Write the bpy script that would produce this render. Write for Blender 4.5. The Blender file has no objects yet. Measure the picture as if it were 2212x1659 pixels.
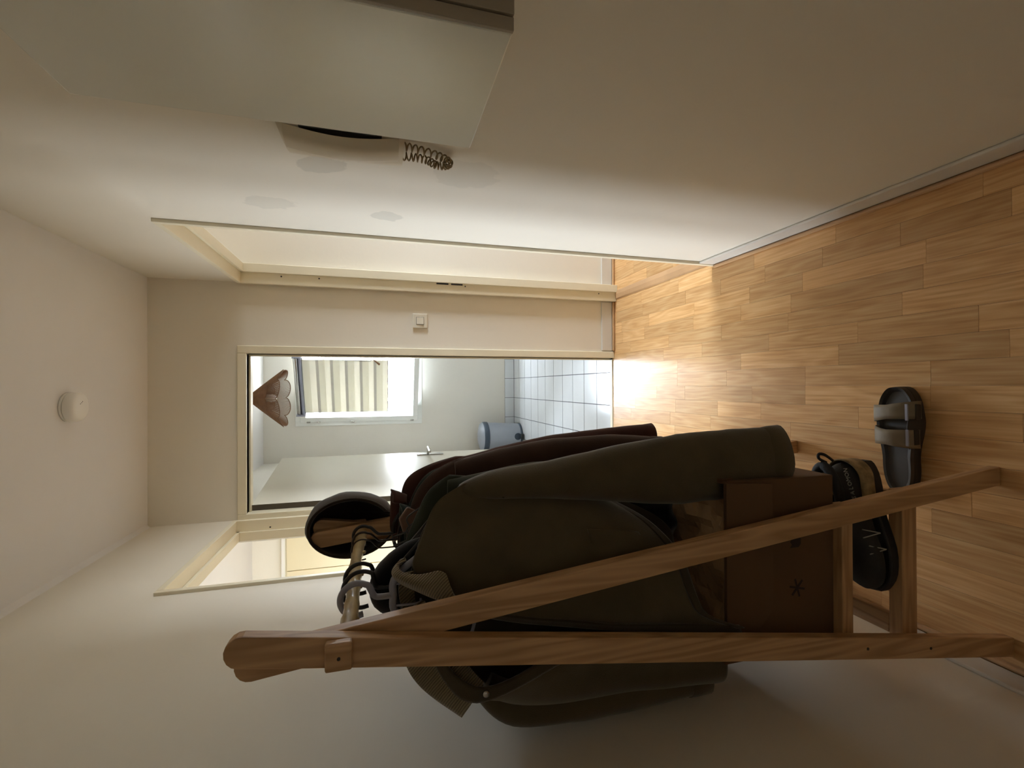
import bpy, bmesh, math, random
from math import sin, cos, pi, radians as R, sqrt, atan2
from mathutils import Vector, Matrix, noise
random.seed(7)
S = bpy.context.scene
C = S.collection

# ------------------------------------------------------------------ camera
F_PX, YAW, PITCH, ROLL, CAMH = 1002.2, 0.0044, 0.2747, -0.0037, 1.4101
def make_camera():
    F = Vector((sin(YAW)*cos(PITCH), cos(YAW)*cos(PITCH), -sin(PITCH)))
    Rt = Vector((cos(YAW), -sin(YAW), 0)); U = Rt.cross(F)
    R2 = Rt*cos(ROLL)+U*sin(ROLL); U2 = -Rt*sin(ROLL)+U*cos(ROLL)
    cam = bpy.data.cameras.new('camera'); o = bpy.data.objects.new('camera', cam); C.objects.link(o)
    cam.sensor_fit = 'HORIZONTAL'; cam.sensor_width = 36.0; cam.lens = F_PX/2212*36.0
    cam.clip_start = 0.02; cam.clip_end = 200
    M = Matrix.Identity(4)                     # the camera is held turned on its side
    for i, v in enumerate((-U2, R2, -F)):
        for k in range(3): M[k][i] = v[k]
    M.translation = (0, 0, CAMH); o.matrix_world = M
    S.camera = o
make_camera()

# ------------------------------------------------------------------ daylight, exposure
w = bpy.data.worlds.new('sky'); S.world = w; w.use_nodes = True
bg = w.node_tree.nodes['Background']
bg.inputs[1].default_value = 34.0
_t = w.node_tree; _g = _t.nodes.new('ShaderNodeTexCoord'); _s = _t.nodes.new('ShaderNodeSeparateXYZ'); _r = _t.nodes.new('ShaderNodeValToRGB')
_m = _t.nodes.new('ShaderNodeMapRange'); _m.inputs[1].default_value = -1.0; _m.inputs[2].default_value = 1.0
_t.links.new(_g.outputs['Generated'], _s.inputs[0]); _t.links.new(_s.outputs[2], _m.inputs[0]); _t.links.new(_m.outputs[0], _r.inputs[0]); _t.links.new(_r.outputs[0], bg.inputs[0])
_e = _r.color_ramp.elements; _e[0].position = .46; _e[0].color = (.26, .27, .27, 1); _e[1].position = .54; _e[1].color = (.80, .895, 1, 1)   # dim ground, bright overcast sky
def portal(loc, rot, sx, sy):
    l = bpy.data.lights.new('window_daylight', 'AREA'); l.shape = 'RECTANGLE'; l.size = sx; l.size_y = sy
    o = bpy.data.objects.new('window_daylight', l); C.objects.link(o); o.location = loc; o.rotation_euler = rot
    l.cycles.is_portal = True
portal((.09, 5.12, 1.6), (R(-90), 0, 0), .90, 1.2)        # window of the far room
portal((-3.72, 3.0, 1.60), (0, R(-90), 0), 1.15, 1.3)       # window of the left room
portal((3.32, 1.95, 1.6), (0, R(90), 0), 1.05, 1.0)         # window of the right room
portal((2.12, -2.2, 1.75), (0, R(90), 0), .7, .6)         # unseen window added behind the camera to lift the near hall
S.view_settings.view_transform = 'Standard'; S.view_settings.look = 'None'
S.view_settings.gamma = 1.0; S.view_settings.use_curve_mapping = False
S.view_settings.exposure = 1.07
cy = S.cycles
cy.max_bounces = 14; cy.diffuse_bounces = 10; cy.glossy_bounces = 5; cy.transmission_bounces = 6; cy.transparent_max_bounces = 12
cy.use_denoising = True; cy.sample_clamp_indirect = 6.0
cy.caustics_reflective = False; cy.caustics_refractive = False

# ------------------------------------------------------------------ materials
def srgb(r, g, b):
    f = lambda c: (c/255)/12.92 if c/255 <= .04045 else ((c/255+.055)/1.055)**2.4
    return (f(r), f(g), f(b), 1)
class NT:
    def __init__(s, name):
        s.m = bpy.data.materials.new(name); s.m.use_nodes = True; s.t = s.m.node_tree; s.N = s.t.nodes; s.L = s.t.links
        s.b = s.N['Principled BSDF']; s.out = s.N['Material Output']
    def n(s, typ, **k):
        x = s.N.new(typ)
        for a, v in k.items():
            if a.startswith('i_'): x.inputs[int(a[2:]) if a[2:].isdigit() else a[2:].replace('_', ' ')].default_value = v
            else: setattr(x, a, v)
        return x
    def l(s, a, b): s.L.new(a, b)
def ramp(nt, fac, stops):
    r = nt.n('ShaderNodeValToRGB'); e = r.color_ramp.elements
    while len(e) < len(stops): e.new(.5)
    for el, (p, c) in zip(e, stops): el.position = p; el.color = c
    nt.l(fac, r.inputs[0]); return r.outputs[0]
def coords(nt, scale, obj=False):
    if obj: src = nt.n('ShaderNodeTexCoord').outputs['Object']
    else: src = nt.n('ShaderNodeNewGeometry').outputs['Position']
    mp = nt.n('ShaderNodeMapping'); mp.inputs['Scale'].default_value = scale; nt.l(src, mp.inputs[0]); return mp.outputs[0]
def plain(name, col, rough=.6, var=.06, scale=8, bump=0, bscale=200, metal=0, spec=.5, obj=False, sheen=0, stretch=(1, 1, 1), trans=0):
    nt = NT(name); b = nt.b
    v = coords(nt, stretch, obj)
    nz = nt.n('ShaderNodeTexNoise', i_Scale=scale, i_Detail=5.0); nt.l(v, nz.inputs['Vector'])
    lo = tuple(c*(1-var) for c in col[:3])+(1,); hi = tuple(min(1, c*(1+var)) for c in col[:3])+(1,)
    nt.l(ramp(nt, nz.outputs[0], [(.3, lo), (.7, hi)]), b.inputs['Base Color'])
    b.inputs['Roughness'].default_value = rough; b.inputs['Metallic'].default_value = metal
    b.inputs['Specular IOR Level'].default_value = spec
    if sheen: b.inputs['Sheen Weight'].default_value = sheen; b.inputs['Sheen Roughness'].default_value = .5
    if bump:
        n2 = nt.n('ShaderNodeTexNoise', i_Scale=bscale, i_Detail=3.0); nt.l(v, n2.inputs['Vector'])
        bp = nt.n('ShaderNodeBump', i_Strength=bump, i_Distance=.002); nt.l(n2.outputs[0], bp.inputs['Height']); nt.l(bp.outputs[0], b.inputs['Normal'])
    return nt.m
def wall_mat(name, col, patches=(), rough=.62):
    nt = NT(name); b = nt.b; pos = nt.n('ShaderNodeNewGeometry').outputs['Position']
    n1 = nt.n('ShaderNodeTexNoise', i_Scale=1.7, i_Detail=4.0); nt.l(pos, n1.inputs['Vector'])
    lo = tuple(c*.96 for c in col[:3])+(1,)
    out = ramp(nt, n1.outputs[0], [(.35, lo), (.65, col)])
    nd = nt.n('ShaderNodeTexNoise', i_Scale=26.0, i_Detail=4.0); nt.l(pos, nd.inputs['Vector'])
    for (cx, cy_, cz, ry, rz, ang, k) in patches:       # smears of filler left on the paint
        sub = nt.n('ShaderNodeVectorMath', operation='SUBTRACT'); nt.l(pos, sub.inputs[0]); sub.inputs[1].default_value = (cx, cy_, cz)
        rt = nt.n('ShaderNodeVectorRotate', rotation_type='X_AXIS'); rt.inputs['Angle'].default_value = ang; nt.l(sub.outputs[0], rt.inputs[0])
        sc = nt.n('ShaderNodeVectorMath', operation='MULTIPLY'); nt.l(rt.outputs[0], sc.inputs[0]); sc.inputs[1].default_value = (20, 1/ry, 1/rz)
        ln = nt.n('ShaderNodeVectorMath', operation='LENGTH'); nt.l(sc.outputs[0], ln.inputs[0])
        ad = nt.n('ShaderNodeMath', operation='ADD'); nt.l(ln.outputs['Value'], ad.inputs[0]); nt.l(nd.outputs[0], ad.inputs[1])
        st = ramp(nt, ad.outputs[0], [(.0, (k, k, k, 1)), (.99, (k, k, k, 1)), (1.0, (0, 0, 0, 1))])
        md = nt.n('ShaderNodeMath', operation='MULTIPLY'); md.inputs[1].default_value = .6666; nt.l(ad.outputs[0], md.inputs[0])
        st = ramp(nt, md.outputs[0], [(.0, (k, k, k, 1)), (.93, (k, k, k, 1)), (1.0, (0, 0, 0, 1))])
        mx = nt.n('ShaderNodeMix', data_type='RGBA'); nt.l(st, mx.inputs['Factor']); nt.l(out, mx.inputs[6])
        mx.inputs[7].default_value = tuple(c*f for c, f in zip(col[:3], (.80, .81, .81)))+(1,); out = mx.outputs[2]
    nt.l(out, b.inputs['Base Color']); b.inputs['Roughness'].default_value = rough; b.inputs['Specular IOR Level'].default_value = .35
    n2 = nt.n('ShaderNodeTexNoise', i_Scale=55.0, i_Detail=6.0); nt.l(pos, n2.inputs['Vector'])
    bp = nt.n('ShaderNodeBump', i_Strength=.12, i_Distance=.003); nt.l(n2.outputs[0], bp.inputs['Height']); nt.l(bp.outputs[0], b.inputs['Normal'])
    return nt.m
def plank_mat():
    nt = NT('laminate_oak'); b = nt.b; pos = nt.n('ShaderNodeNewGeometry').outputs['Position']
    oi = nt.n('ShaderNodeObjectInfo')
    off = nt.n('ShaderNodeVectorMath', operation='MULTIPLY'); off.inputs[1].default_value = (7, 13, 0)
    cmb = nt.n('ShaderNodeCombineXYZ'); nt.l(oi.outputs['Random'], cmb.inputs[0]); nt.l(oi.outputs['Random'], cmb.inputs[1]); nt.l(cmb.outputs[0], off.inputs[0])
    ad = nt.n('ShaderNodeVectorMath', operation='ADD'); nt.l(pos, ad.inputs[0]); nt.l(off.outputs[0], ad.inputs[1])
    mp = nt.n('ShaderNodeMapping'); mp.inputs['Scale'].default_value = (13, 1.5, 1); nt.l(ad.outputs[0], mp.inputs[0])
    n0 = nt.n('ShaderNodeTexNoise', i_Scale=1.0, i_Detail=2.0); nt.l(mp.outputs[0], n0.inputs['Vector'])
    ml = nt.n('ShaderNodeMath', operation='MULTIPLY'); ml.inputs[1].default_value = 8.0; nt.l(n0.outputs[0], ml.inputs[0])
    fr = nt.n('ShaderNodeMath', operation='PINGPONG'); fr.inputs[1].default_value = .5; nt.l(ml.outputs[0], fr.inputs[0])
    mp2 = nt.n('ShaderNodeMapping'); mp2.inputs['Scale'].default_value = (150, 5, 1); nt.l(ad.outputs[0], mp2.inputs[0])
    n1 = nt.n('ShaderNodeTexNoise', i_Scale=1.0, i_Detail=3.0); nt.l(mp2.outputs[0], n1.inputs['Vector'])
    mm = nt.n('ShaderNodeMath', operation='MULTIPLY_ADD'); nt.l(fr.outputs[0], mm.inputs[0]); mm.inputs[1].default_value = .50; nt.l(n1.outputs[0], mm.inputs[2])
    col = ramp(nt, mm.outputs[0], [(.35, srgb(190, 144, 92)), (.62, srgb(208, 164, 112)), (.9, srgb(220, 182, 132))])
    r2 = nt.n('ShaderNodeMapRange'); r2.inputs[3].default_value = .80; r2.inputs[4].default_value = 1.12; nt.l(oi.outputs['Random'], r2.inputs[0])
    hs = nt.n('ShaderNodeHueSaturation'); nt.l(r2.outputs[0], hs.inputs['Value']); nt.l(col, hs.inputs['Color']); hs.inputs['Saturation'].default_value = 1.0
    nt.l(hs.outputs[0], b.inputs['Base Color']); b.inputs['Roughness'].default_value = .32; b.inputs['Specular IOR Level'].default_value = .32
    bp = nt.n('ShaderNodeBump', i_Strength=.05, i_Distance=.001); nt.l(n1.outputs[0], bp.inputs['Height']); nt.l(bp.outputs[0], b.inputs['Normal'])
    return nt.m
def pine_mat(name, axis, base=(182, 145, 105), dark=(164, 126, 86)):
    nt = NT(name); b = nt.b
    sc = {'z': (34, 34, 2.2), 'y': (34, 2.2, 34), 'x': (2.2, 34, 34)}[axis]
    v = coords(nt, sc)
    n0 = nt.n('ShaderNodeTexNoise', i_Scale=.8, i_Detail=2.0); nt.l(v, n0.inputs['Vector'])
    ml = nt.n('ShaderNodeMath', operation='MULTIPLY'); ml.inputs[1].default_value = 6.0; nt.l(n0.outputs[0], ml.inputs[0])
    fr = nt.n('ShaderNodeMath', operation='PINGPONG'); fr.inputs[1].default_value = .5; nt.l(ml.outputs[0], fr.inputs[0])
    nt.l(ramp(nt, fr.outputs[0], [(.05, srgb(*dark)), (.3, srgb(*base)), (.5, srgb(*[min(255, int(c*1.07)) for c in base]))]), b.inputs['Base Color'])
    b.inputs['Roughness'].default_value = .5
    return nt.m
def bamboo_mat():
    nt = NT('bamboo_cane'); b = nt.b; v = coords(nt, (30, 7, 30))
    n0 = nt.n('ShaderNodeTexNoise', i_Scale=1.0, i_Detail=4.0); nt.l(v, n0.inputs['Vector'])
    nt.l(ramp(nt, n0.outputs[0], [(.35, srgb(128, 104, 66)), (.6, srgb(196, 176, 132))]), b.inputs['Base Color'])
    b.inputs['Roughness'].default_value = .28
    return nt.m
def cord_mat(name, col):                # corduroy: ribs from a wave bump
    nt = NT(name); b = nt.b; v = coords(nt, (1, 1, 1))
    wv = nt.n('ShaderNodeTexWave', i_Scale=90.0, i_Distortion=1.0); wv.bands_direction = 'DIAGONAL'; nt.l(v, wv.inputs['Vector'])
    nt.l(ramp(nt, wv.outputs[1], [(.1, tuple(c*.45 for c in col[:3])+(1,)), (.8, col)]), b.inputs['Base Color'])
    bp = nt.n('ShaderNodeBump', i_Strength=.6, i_Distance=.003); nt.l(wv.outputs[1], bp.inputs['Height']); nt.l(bp.outputs[0], b.inputs['Normal'])
    b.inputs['Roughness'].default_value = .95; b.inputs['Sheen Weight'].default_value = .4
    return nt.m
def glass_mat():
    nt = NT('window_glass'); tr = nt.n('ShaderNodeBsdfTransparent'); gl = nt.n('ShaderNodeBsdfGlossy'); gl.inputs['Roughness'].default_value = .02
    fz = nt.n('ShaderNodeFresnel'); fz.inputs[0].default_value = 1.3
    mx = nt.n('ShaderNodeMixShader'); nt.l(fz.outputs[0], mx.inputs[0]); nt.l(tr.outputs[0], mx.inputs[1]); nt.l(gl.outputs[0], mx.inputs[2])
    nt.l(mx.outputs[0], nt.out.inputs[0]); nt.N.remove(nt.b); return nt.m
def blind_mat(name, col, thru):
    nt = NT(name); d = nt.n('ShaderNodeBsdfDiffuse'); d.inputs[0].default_value = col
    t = nt.n('ShaderNodeBsdfTranslucent'); t.inputs[0].default_value = col
    n = nt.n('ShaderNodeTexNoise', i_Scale=140.0); v = coords(nt, (1, 1, 6)); nt.l(v, n.inputs['Vector'])
    mr = nt.n('ShaderNodeMapRange'); mr.inputs[3].default_value = thru*.85; mr.inputs[4].default_value = thru*1.15; nt.l(n.outputs[0], mr.inputs[0])
    mx = nt.n('ShaderNodeMixShader'); nt.l(mr.outputs[0], mx.inputs[0]); nt.l(d.outputs[0], mx.inputs[1]); nt.l(t.outputs[0], mx.inputs[2])
    nt.l(mx.outputs[0], nt.out.inputs[0]); nt.N.remove(nt.b); return nt.m

XL, XR, YB, ZC = -.6737, .5352, 2.641, 2.5
PATCH = [(XR, 1.200, 1.550, .045, .060, .35, .8), (XR, 1.165, 1.20, .075, .085, .1, .45), (XR, 1.485, 1.722, .05, .075, .15, .55), (XR, 1.506, 1.392, .042, .050, .0, .9)]
M_WALL = wall_mat('hall_wall_paint', srgb(222, 216, 203), PATCH)
M_WALL2 = wall_mat('far_room_paint', srgb(220, 216, 207))
M_WALL3 = wall_mat('side_room_paint', srgb(236, 231, 218))
M_CEIL = wall_mat('ceiling_paint', srgb(222, 220, 218), rough=.8)
M_TRIM = plain('cream_gloss_trim', srgb(222, 214, 190), .35, .03, 6, .08, 40)
M_TRIMG = plain('grey_white_baseboard', srgb(206, 202, 194), .4, .04, 8)
M_PLANK = plank_mat()
M_FLOORB = plain('wood_subfloor', srgb(170, 142, 114), .35, .12, 5, stretch=(12, 1.5, 1))
M_BEAD = plain('wood_bead', srgb(188, 150, 110), .35, .1, 6)
M_TILE = plain('glazed_white_tile', srgb(214, 218, 222), .14, .03, 4, .03, 30)
M_GROUT = plain('dark_grout', srgb(58, 62, 70), .8, .1, 30)
M_WHITE = plain('white_plastic', srgb(232, 230, 224), .35, .02, 6)
M_PVC = plain('pvc_window_white', srgb(226, 228, 224), .3, .02, 6)
M_DOOR = plain('white_gloss_door', srgb(204, 200, 186), .30, .02, 3, .03, 25, spec=.14)
M_DEDGE = plain('dark_door_edge', srgb(74, 66, 54), .5, .15, 6)
M_METAL = plain('brushed_steel', srgb(190, 190, 186), .25, .05, 20, metal=1)
M_PANEL = plain('grey_white_enamel', srgb(224, 224, 214), .16, .02, 3, .04, 60)
M_PANELD = plain('shaded_taupe_enamel', srgb(150, 138, 120), .4, .05, 4)  # end face is turned from the light; its shade is put into this colour
M_DARK = plain('black_gap', srgb(26, 26, 24), .5, .1, 10)
M_PINE = pine_mat('pine_upright', 'z'); M_PINEY = pine_mat('pine_slat', 'y'); M_PINEX = pine_mat('pine_rail', 'x')
M_BAMB = bamboo_mat()
M_BLACKP = plain('black_plastic', srgb(22, 21, 21), .35, .1, 10)
M_GREYP = plain('grey_plastic', srgb(150, 153, 170), .4, .06, 10)
M_WIRE = plain('dark_wire', srgb(60, 52, 48), .3, .1, 10, metal=.8)
M_CARD = plain('brown_cardboard', srgb(94, 68, 44), .85, .08, 9, .2, 60)
M_CARDL = plain('pale_cardboard_lining', srgb(176, 142, 104), .85, .08, 9, .2, 60)
M_INK = plain('dark_print', srgb(38, 24, 16), .7)
M_RATTAN = plain('rattan_strip', srgb(128, 90, 58), .6, .15, 30)
M_RATTAND = plain('rattan_rim', srgb(120, 84, 54), .6, .15, 30)
M_BIN = plain('grey_bin_body', srgb(150, 156, 166), .45, .04, 5)
M_BINL = plain('slate_bin_lid', srgb(58, 72, 86), .3, .06, 5)
def fabric(name, rgb, bump=.35): return plain(name, srgb(*rgb), .95, .14, 14, bump, 420, spec=.15, sheen=.25)
M_OLIVE = fabric('olive_canvas', (82, 73, 55)); M_OLIVEIN = fabric('olive_lining', (64, 56, 42)); M_CORDUROY = cord_mat('tan_corduroy', srgb(134, 120, 88))
M_GREEN = fabric('dark_green_cotton', (48, 54, 44)); M_BROWN = fabric('dark_brown_wool', (66, 48, 40)); M_MAROON = fabric('maroon_cotton', (72, 44, 38))
M_BLACK = fabric('black_fleece', (16, 16, 18)); M_TEAL = fabric('bottle_green_knit', (34, 46, 42)); M_LEATHER = plain('brown_leather', srgb(112, 84, 68), .5, .1, 20, .2, 90)
M_HAT = fabric('dark_brown_felt', (48, 38, 30)); M_DRAW = plain('grey_cord', srgb(78, 78, 76), .8)
M_SHOE = plain('black_mesh', srgb(24, 24, 25), .7, .2, 60, .5, 500); M_SOLE = plain('black_rubber', srgb(18, 18, 18), .6, .1, 20)
M_CAMO = plain('tan_camouflage_lining', srgb(150, 128, 92), .85, .5, 45); M_REFL = plain('silver_grey_print', srgb(150, 148, 140), .4)
M_SAND = plain('black_eva_foam', srgb(52, 48, 42), .6, .1, 15, .15, 90); M_STRAP = plain('grey_strap', srgb(128, 116, 96), .6, .08, 20, .2, 120)
M_FOOTB = plain('dark_footbed', srgb(58, 54, 50), .5, .2, 14)
M_COIL = plain('tan_coil_cord', srgb(142, 122, 84), .4, .05, 10)
M_PHONE = plain('cream_phone_plastic', srgb(206, 196, 176), .38, .02, 5)
M_PHONE2 = plain('cream_switch_plastic', srgb(212, 206, 190), .4, .02, 5)
M_GLASS = glass_mat()
M_BLINDL = blind_mat('sheer_blind', (.92, .90, .83, 1), .10); M_BLINDM = blind_mat('doubled_sheer_blind', (.88, .86, .76, 1), .075); M_BLINDD = blind_mat('dense_blind_band', (.66, .64, .58, 1), .035)

# ------------------------------------------------------------------ mesh helpers
def link(name, bm, m, parent=None, smooth=False, bevel=0, seg=2):
    me = bpy.data.meshes.new(name); bm.normal_update()
    for e in bm.edges:
        if any(len(f.verts) > 4 for f in e.link_faces): e.smooth = False
    bm.to_mesh(me); bm.free()
    o = bpy.data.objects.new(name, me); C.objects.link(o)
    for x in (m if isinstance(m, (list, tuple)) else [m]): me.materials.append(x)
    if parent: o.parent = parent
    if smooth:
        me.polygons.foreach_set('use_smooth', [len(p.vertices) <= 4 for p in me.polygons])
    if bevel:
        b = o.modifiers.new('bevel', 'BEVEL'); b.width = bevel; b.segments = seg; b.limit_method = 'ANGLE'; b.angle_limit = R(40)
    return o
def thing(name, label, cat, loc=(0, 0, 0), group=None):
    o = bpy.data.objects.new(name, None); C.objects.link(o); o['label'] = label; o['category'] = cat
    o.empty_display_size = .05; o.location = loc
    if group: o['group'] = group
    return o
def tag(o, label, cat, group=None):
    o['label'] = label; o['category'] = cat
    if group: o['group'] = group
    return o
def struct(o): o['kind'] = 'structure'; return o
def BM(): return bmesh.new()
def box(bm, x0, x1, y0, y1, z0, z1, mi=0):
    v = [bm.verts.new(p) for p in ((x0, y0, z0), (x1, y0, z0), (x1, y1, z0), (x0, y1, z0), (x0, y0, z1), (x1, y0, z1), (x1, y1, z1), (x0, y1, z1))]
    for f in ((3, 2, 1, 0), (4, 5, 6, 7), (0, 1, 5, 4), (1, 2, 6, 5), (2, 3, 7, 6), (3, 0, 4, 7)):
        bm.faces.new([v[i] for i in f]).material_index = mi
    return v
def prism(bm, pts, d, axis='y', at=0):
    """outline (a, b) extruded along axis from at to at + d"""
    def P(a, b, c): return {'y': (a, c, b), 'x': (c, a, b), 'z': (a, b, c)}[axis]
    A = [bm.verts.new(P(a, b, at)) for a, b in pts]; B = [bm.verts.new(P(a, b, at+d)) for a, b in pts]
    n = len(pts); bm.faces.new(A); bm.faces.new(B[::-1])
    for i in range(n): bm.faces.new((A[i], B[i], B[(i+1) % n], A[(i+1) % n]))
    bmesh.ops.recalc_face_normals(bm, faces=bm.faces)
def tube(bm, pts, r, n=10, cap=True, ry=None, up=None):
    """tube through pts; r may be a list; optional flattening with ry"""
    pts = [Vector(p) for p in pts]; m = len(pts)
    rs = r if isinstance(r, (list, tuple)) else [r]*m
    rys = rs if ry is None else (ry if isinstance(ry, (list, tuple)) else [ry]*m)
    rings = []; prev = None
    for i, p in enumerate(pts):
        t = (pts[min(i+1, m-1)]-pts[max(i-1, 0)]).normalized()
        if up is not None: a = Vector(up)
        else: a = prev if prev is not None else (Vector((0, 0, 1)) if abs(t.z) < .9 else Vector((1, 0, 0)))
        a = (a-t*a.dot(t)).normalized(); b = t.cross(a); prev = a
        rings.append([bm.verts.new(p+a*cos(2*pi*k/n)*rs[i]+b*sin(2*pi*k/n)*rys[i]) for k in range(n)])
    for i in range(m-1):
        for k in range(n): bm.faces.new((rings[i][k], rings[i][(k+1) % n], rings[i+1][(k+1) % n], rings[i+1][k]))
    if cap: bm.faces.new(rings[0][::-1]); bm.faces.new(rings[-1])
    return rings
def lathe(bm, prof, c, n=32, axis='z'):
    rings = []
    for r, h in prof:
        ring = []
        for k in range(n):
            a = 2*pi*k/n
            p = {'z': (r*cos(a), r*sin(a), h), 'y': (r*cos(a), h, r*sin(a)), 'x': (h, r*cos(a), r*sin(a))}[axis]
            ring.append(bm.verts.new(Vector(p)+Vector(c)))
        rings.append(ring)
    for i in range(len(rings)-1):
        for k in range(n): bm.faces.new((rings[i][k], rings[i][(k+1) % n], rings[i+1][(k+1) % n], rings[i+1][k]))
    bm.faces.new(rings[0][::-1]); bm.faces.new(rings[-1]); bmesh.ops.recalc_face_normals(bm, faces=bm.faces)
def spline(ps, n):
    ps = [Vector(p) for p in ps]; out = []
    for i in range(len(ps)-1):
        p0 = ps[max(i-1, 0)]; p1 = ps[i]; p2 = ps[i+1]; p3 = ps[min(i+2, len(ps)-1)]
        for k in range(n):
            t = k/n; out.append(.5*((2*p1)+(p2-p0)*t+(2*p0-5*p1+4*p2-p3)*t*t+(3*p1-p0-3*p2+p3)*t**3))
    out.append(ps[-1]); return out
def poly(ps, a):
    """value on a polyline at a in 0..1 (by index)"""
    x = a*(len(ps)-1); i = min(int(x), len(ps)-2); f = x-i
    return Vector(ps[i]).lerp(Vector(ps[i+1]), f)
def smoothpoly(ps, a):
    x = a*(len(ps)-1); i = min(int(x), len(ps)-2); t = x-i
    q = [Vector(p) for p in ps]; p0 = q[max(i-1, 0)]; p1 = q[i]; p2 = q[i+1]; p3 = q[min(i+2, len(q)-1)]
    return .5*((2*p1)+(p2-p0)*t+(2*p0-5*p1+4*p2-p3)*t*t+(3*p1-p0-3*p2+p3)*t**3)

# ------------------------------------------------------------------ the setting
WT = .075                                   # partition thickness
def wallmesh(name, boxes, m): 
    bm = BM()
    for b in boxes:
        b = list(b)
        if name.startswith('wall') and b[4] == 0: b[4] = -.05
        box(bm, *b)
    return struct(link(name, bm, m))
LY0, LY1, LZ = 1.756, 2.600, 2.105          # left doorway
RY0, RY1, RZ = 1.711, 2.621, 2.095          # right doorway
BX0, BX1, BZ = -.655, .172, 2.069           # back doorway
YF = 4.93                                   # wall with the window, far room
wallmesh('wall_left', [(XL-WT, XL, -1.0, LY0, 0, ZC), (XL-WT, XL, LY0, LY1, LZ, ZC), (XL-WT, XL, LY1, 2.716, 0, ZC)], M_WALL)
wallmesh('wall_right', [(XR, XR+WT, -1.0, RY0, 0, ZC), (XR, XR+WT, RY0, RY1, RZ, ZC), (XR, XR+WT, RY1, YB, 0, ZC)], M_WALL)
wallmesh('wall_back', [(XL, BX0, YB, YB+WT, 0, ZC), (BX0, BX1, YB, YB+WT, BZ, ZC), (BX1, 3.2, YB, YB+WT, 0, ZC)], M_WALL)
wallmesh('wall_front', [(XL-WT, -.45, -1.1, -1.0, 0, ZC), (.38, XR+WT, -1.1, -1.0, 0, ZC), (-.45, .38, -1.1, -1.0, 2.05, ZC)], M_WALL)  # opening added to pass light from the room behind
wallmesh('wall_added_room', [(-1.6, -1.5, -3.3, -1.1, 0, ZC), (-1.6, 2.1, -3.4, -3.3, 0, ZC), (-1.5, XL-WT, -1.1, -1.0, 0, ZC), (XR+WT, 2.1, -1.1, -1.0, 0, ZC),  # unseen room added behind the camera for soft bounced light
    (2.0, 2.1, -3.3, -2.5, 0, ZC), (2.0, 2.1, -1.9, -1.1, 0, ZC), (2.0, 2.1, -2.5, -1.9, 0, 1.4), (2.0, 2.1, -2.5, -1.9, 2.1, ZC)], M_WALL3)
WX0, WX1, WZ0, WZ1 = -.344, .50, 1.042, 2.176
wallmesh('wall_far', [(-.81, WX0, YF, YF+.2, 0, ZC), (WX1, 1.7, YF, YF+.2, 0, ZC), (WX0, WX1, YF, YF+.2, 0, WZ0), (WX0, WX1, YF, YF+.2, WZ1, ZC)], M_WALL2)
wallmesh('wall_far_left', [(-.81, -.737, 2.716, YF, 0, ZC)], M_WALL2)
wallmesh('wall_far_right', [(1.6, 1.7, YB+WT, YF, 0, ZC)], M_WALL2)
wallmesh('wall_far_inner', [(BX1+.05, 1.6, YB+WT, YB+WT+.004, 0, ZC), (-.737, BX1+.05, YB+WT, YB+WT+.004, BZ+.05, ZC)], M_WALL2)
# side room on the left, seen through its doorway
wallmesh('wall_side_back', [(-3.7, -.81, 4.525, 4.6, 0, ZC)], M_WALL3)
wallmesh('wall_side_front', [(-3.7, XL-WT, .0, .08, 0, ZC)], M_WALL3)
wallmesh('wall_side_outer', [(-3.7, -3.6, .08, 2.35, 0, ZC), (-3.7, -3.6, 3.65, 4.525, 0, ZC), (-3.7, -3.6, 2.35, 3.65, 0, 1.0), (-3.7, -3.6, 2.35, 3.65, 2.15, ZC)], M_WALL3)
# room on the right
wallmesh('wall_den_outer', [(3.2, 3.3, -.6, 1.45, 0, ZC), (3.2, 3.3, 2.45, YB+WT, 0, ZC), (3.2, 3.3, 1.45, 2.45, 0, 1.1), (3.2, 3.3, 1.45, 2.45, 2.15, ZC)], M_WALL3)
wallmesh('wall_den_front', [(XR+WT, 3.3, -.7, -.6, 0, ZC)], M_WALL3)
wallmesh('ceiling', [(-3.7, 3.3, -3.4, YF+.2, ZC, ZC+.1)], M_CEIL)

# floor: boards of the printed laminate laid one by one
fl = wallmesh('floor', [(-3.7, 3.3, -3.4, 2.66, -.06, -.004), (-3.7, -.81, 2.66, 4.6, -.06, -.004)], M_FLOORB)
bm = BM(); box(bm, 0, 1, 0, 1, -.004, 0); pl0 = link('plank', bm, M_PLANK, fl); pm = pl0.data
first = [True]
def plank(x0, x1, y0, y1):
    if first[0]: o = pl0; first[0] = False
    else: o = bpy.data.objects.new('plank', pm); C.objects.link(o); o.parent = fl
    o.location = (x0+.0003, y0+.0003, random.uniform(-.00025, 0)); o.scale = (x1-x0-.0006, y1-y0-.0006, 1)
SW = .0655
def lay(xa, xb, ya, yb):
    k = math.floor((xa+.004)/SW); rnd = random.Random(int(xa*1000)+5)
    while -.004+k*SW < xb:
        a = max(xa, -.004+k*SW); b = min(xb, -.004+(k+1)*SW); y = ya-rnd.uniform(0, .36)
        while y < yb:
            L = rnd.choice((.30, .34, .38, .42, .24))
            if min(yb, y+L) > max(ya, y)+.01 and b-a > .004: plank(a, b, max(ya, y), min(yb, y+L))
            y += L
        k += 1
lay(XL, XR, -.15, 2.652)
lay(XR+.05, 1.15, 1.45, YB)

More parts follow.
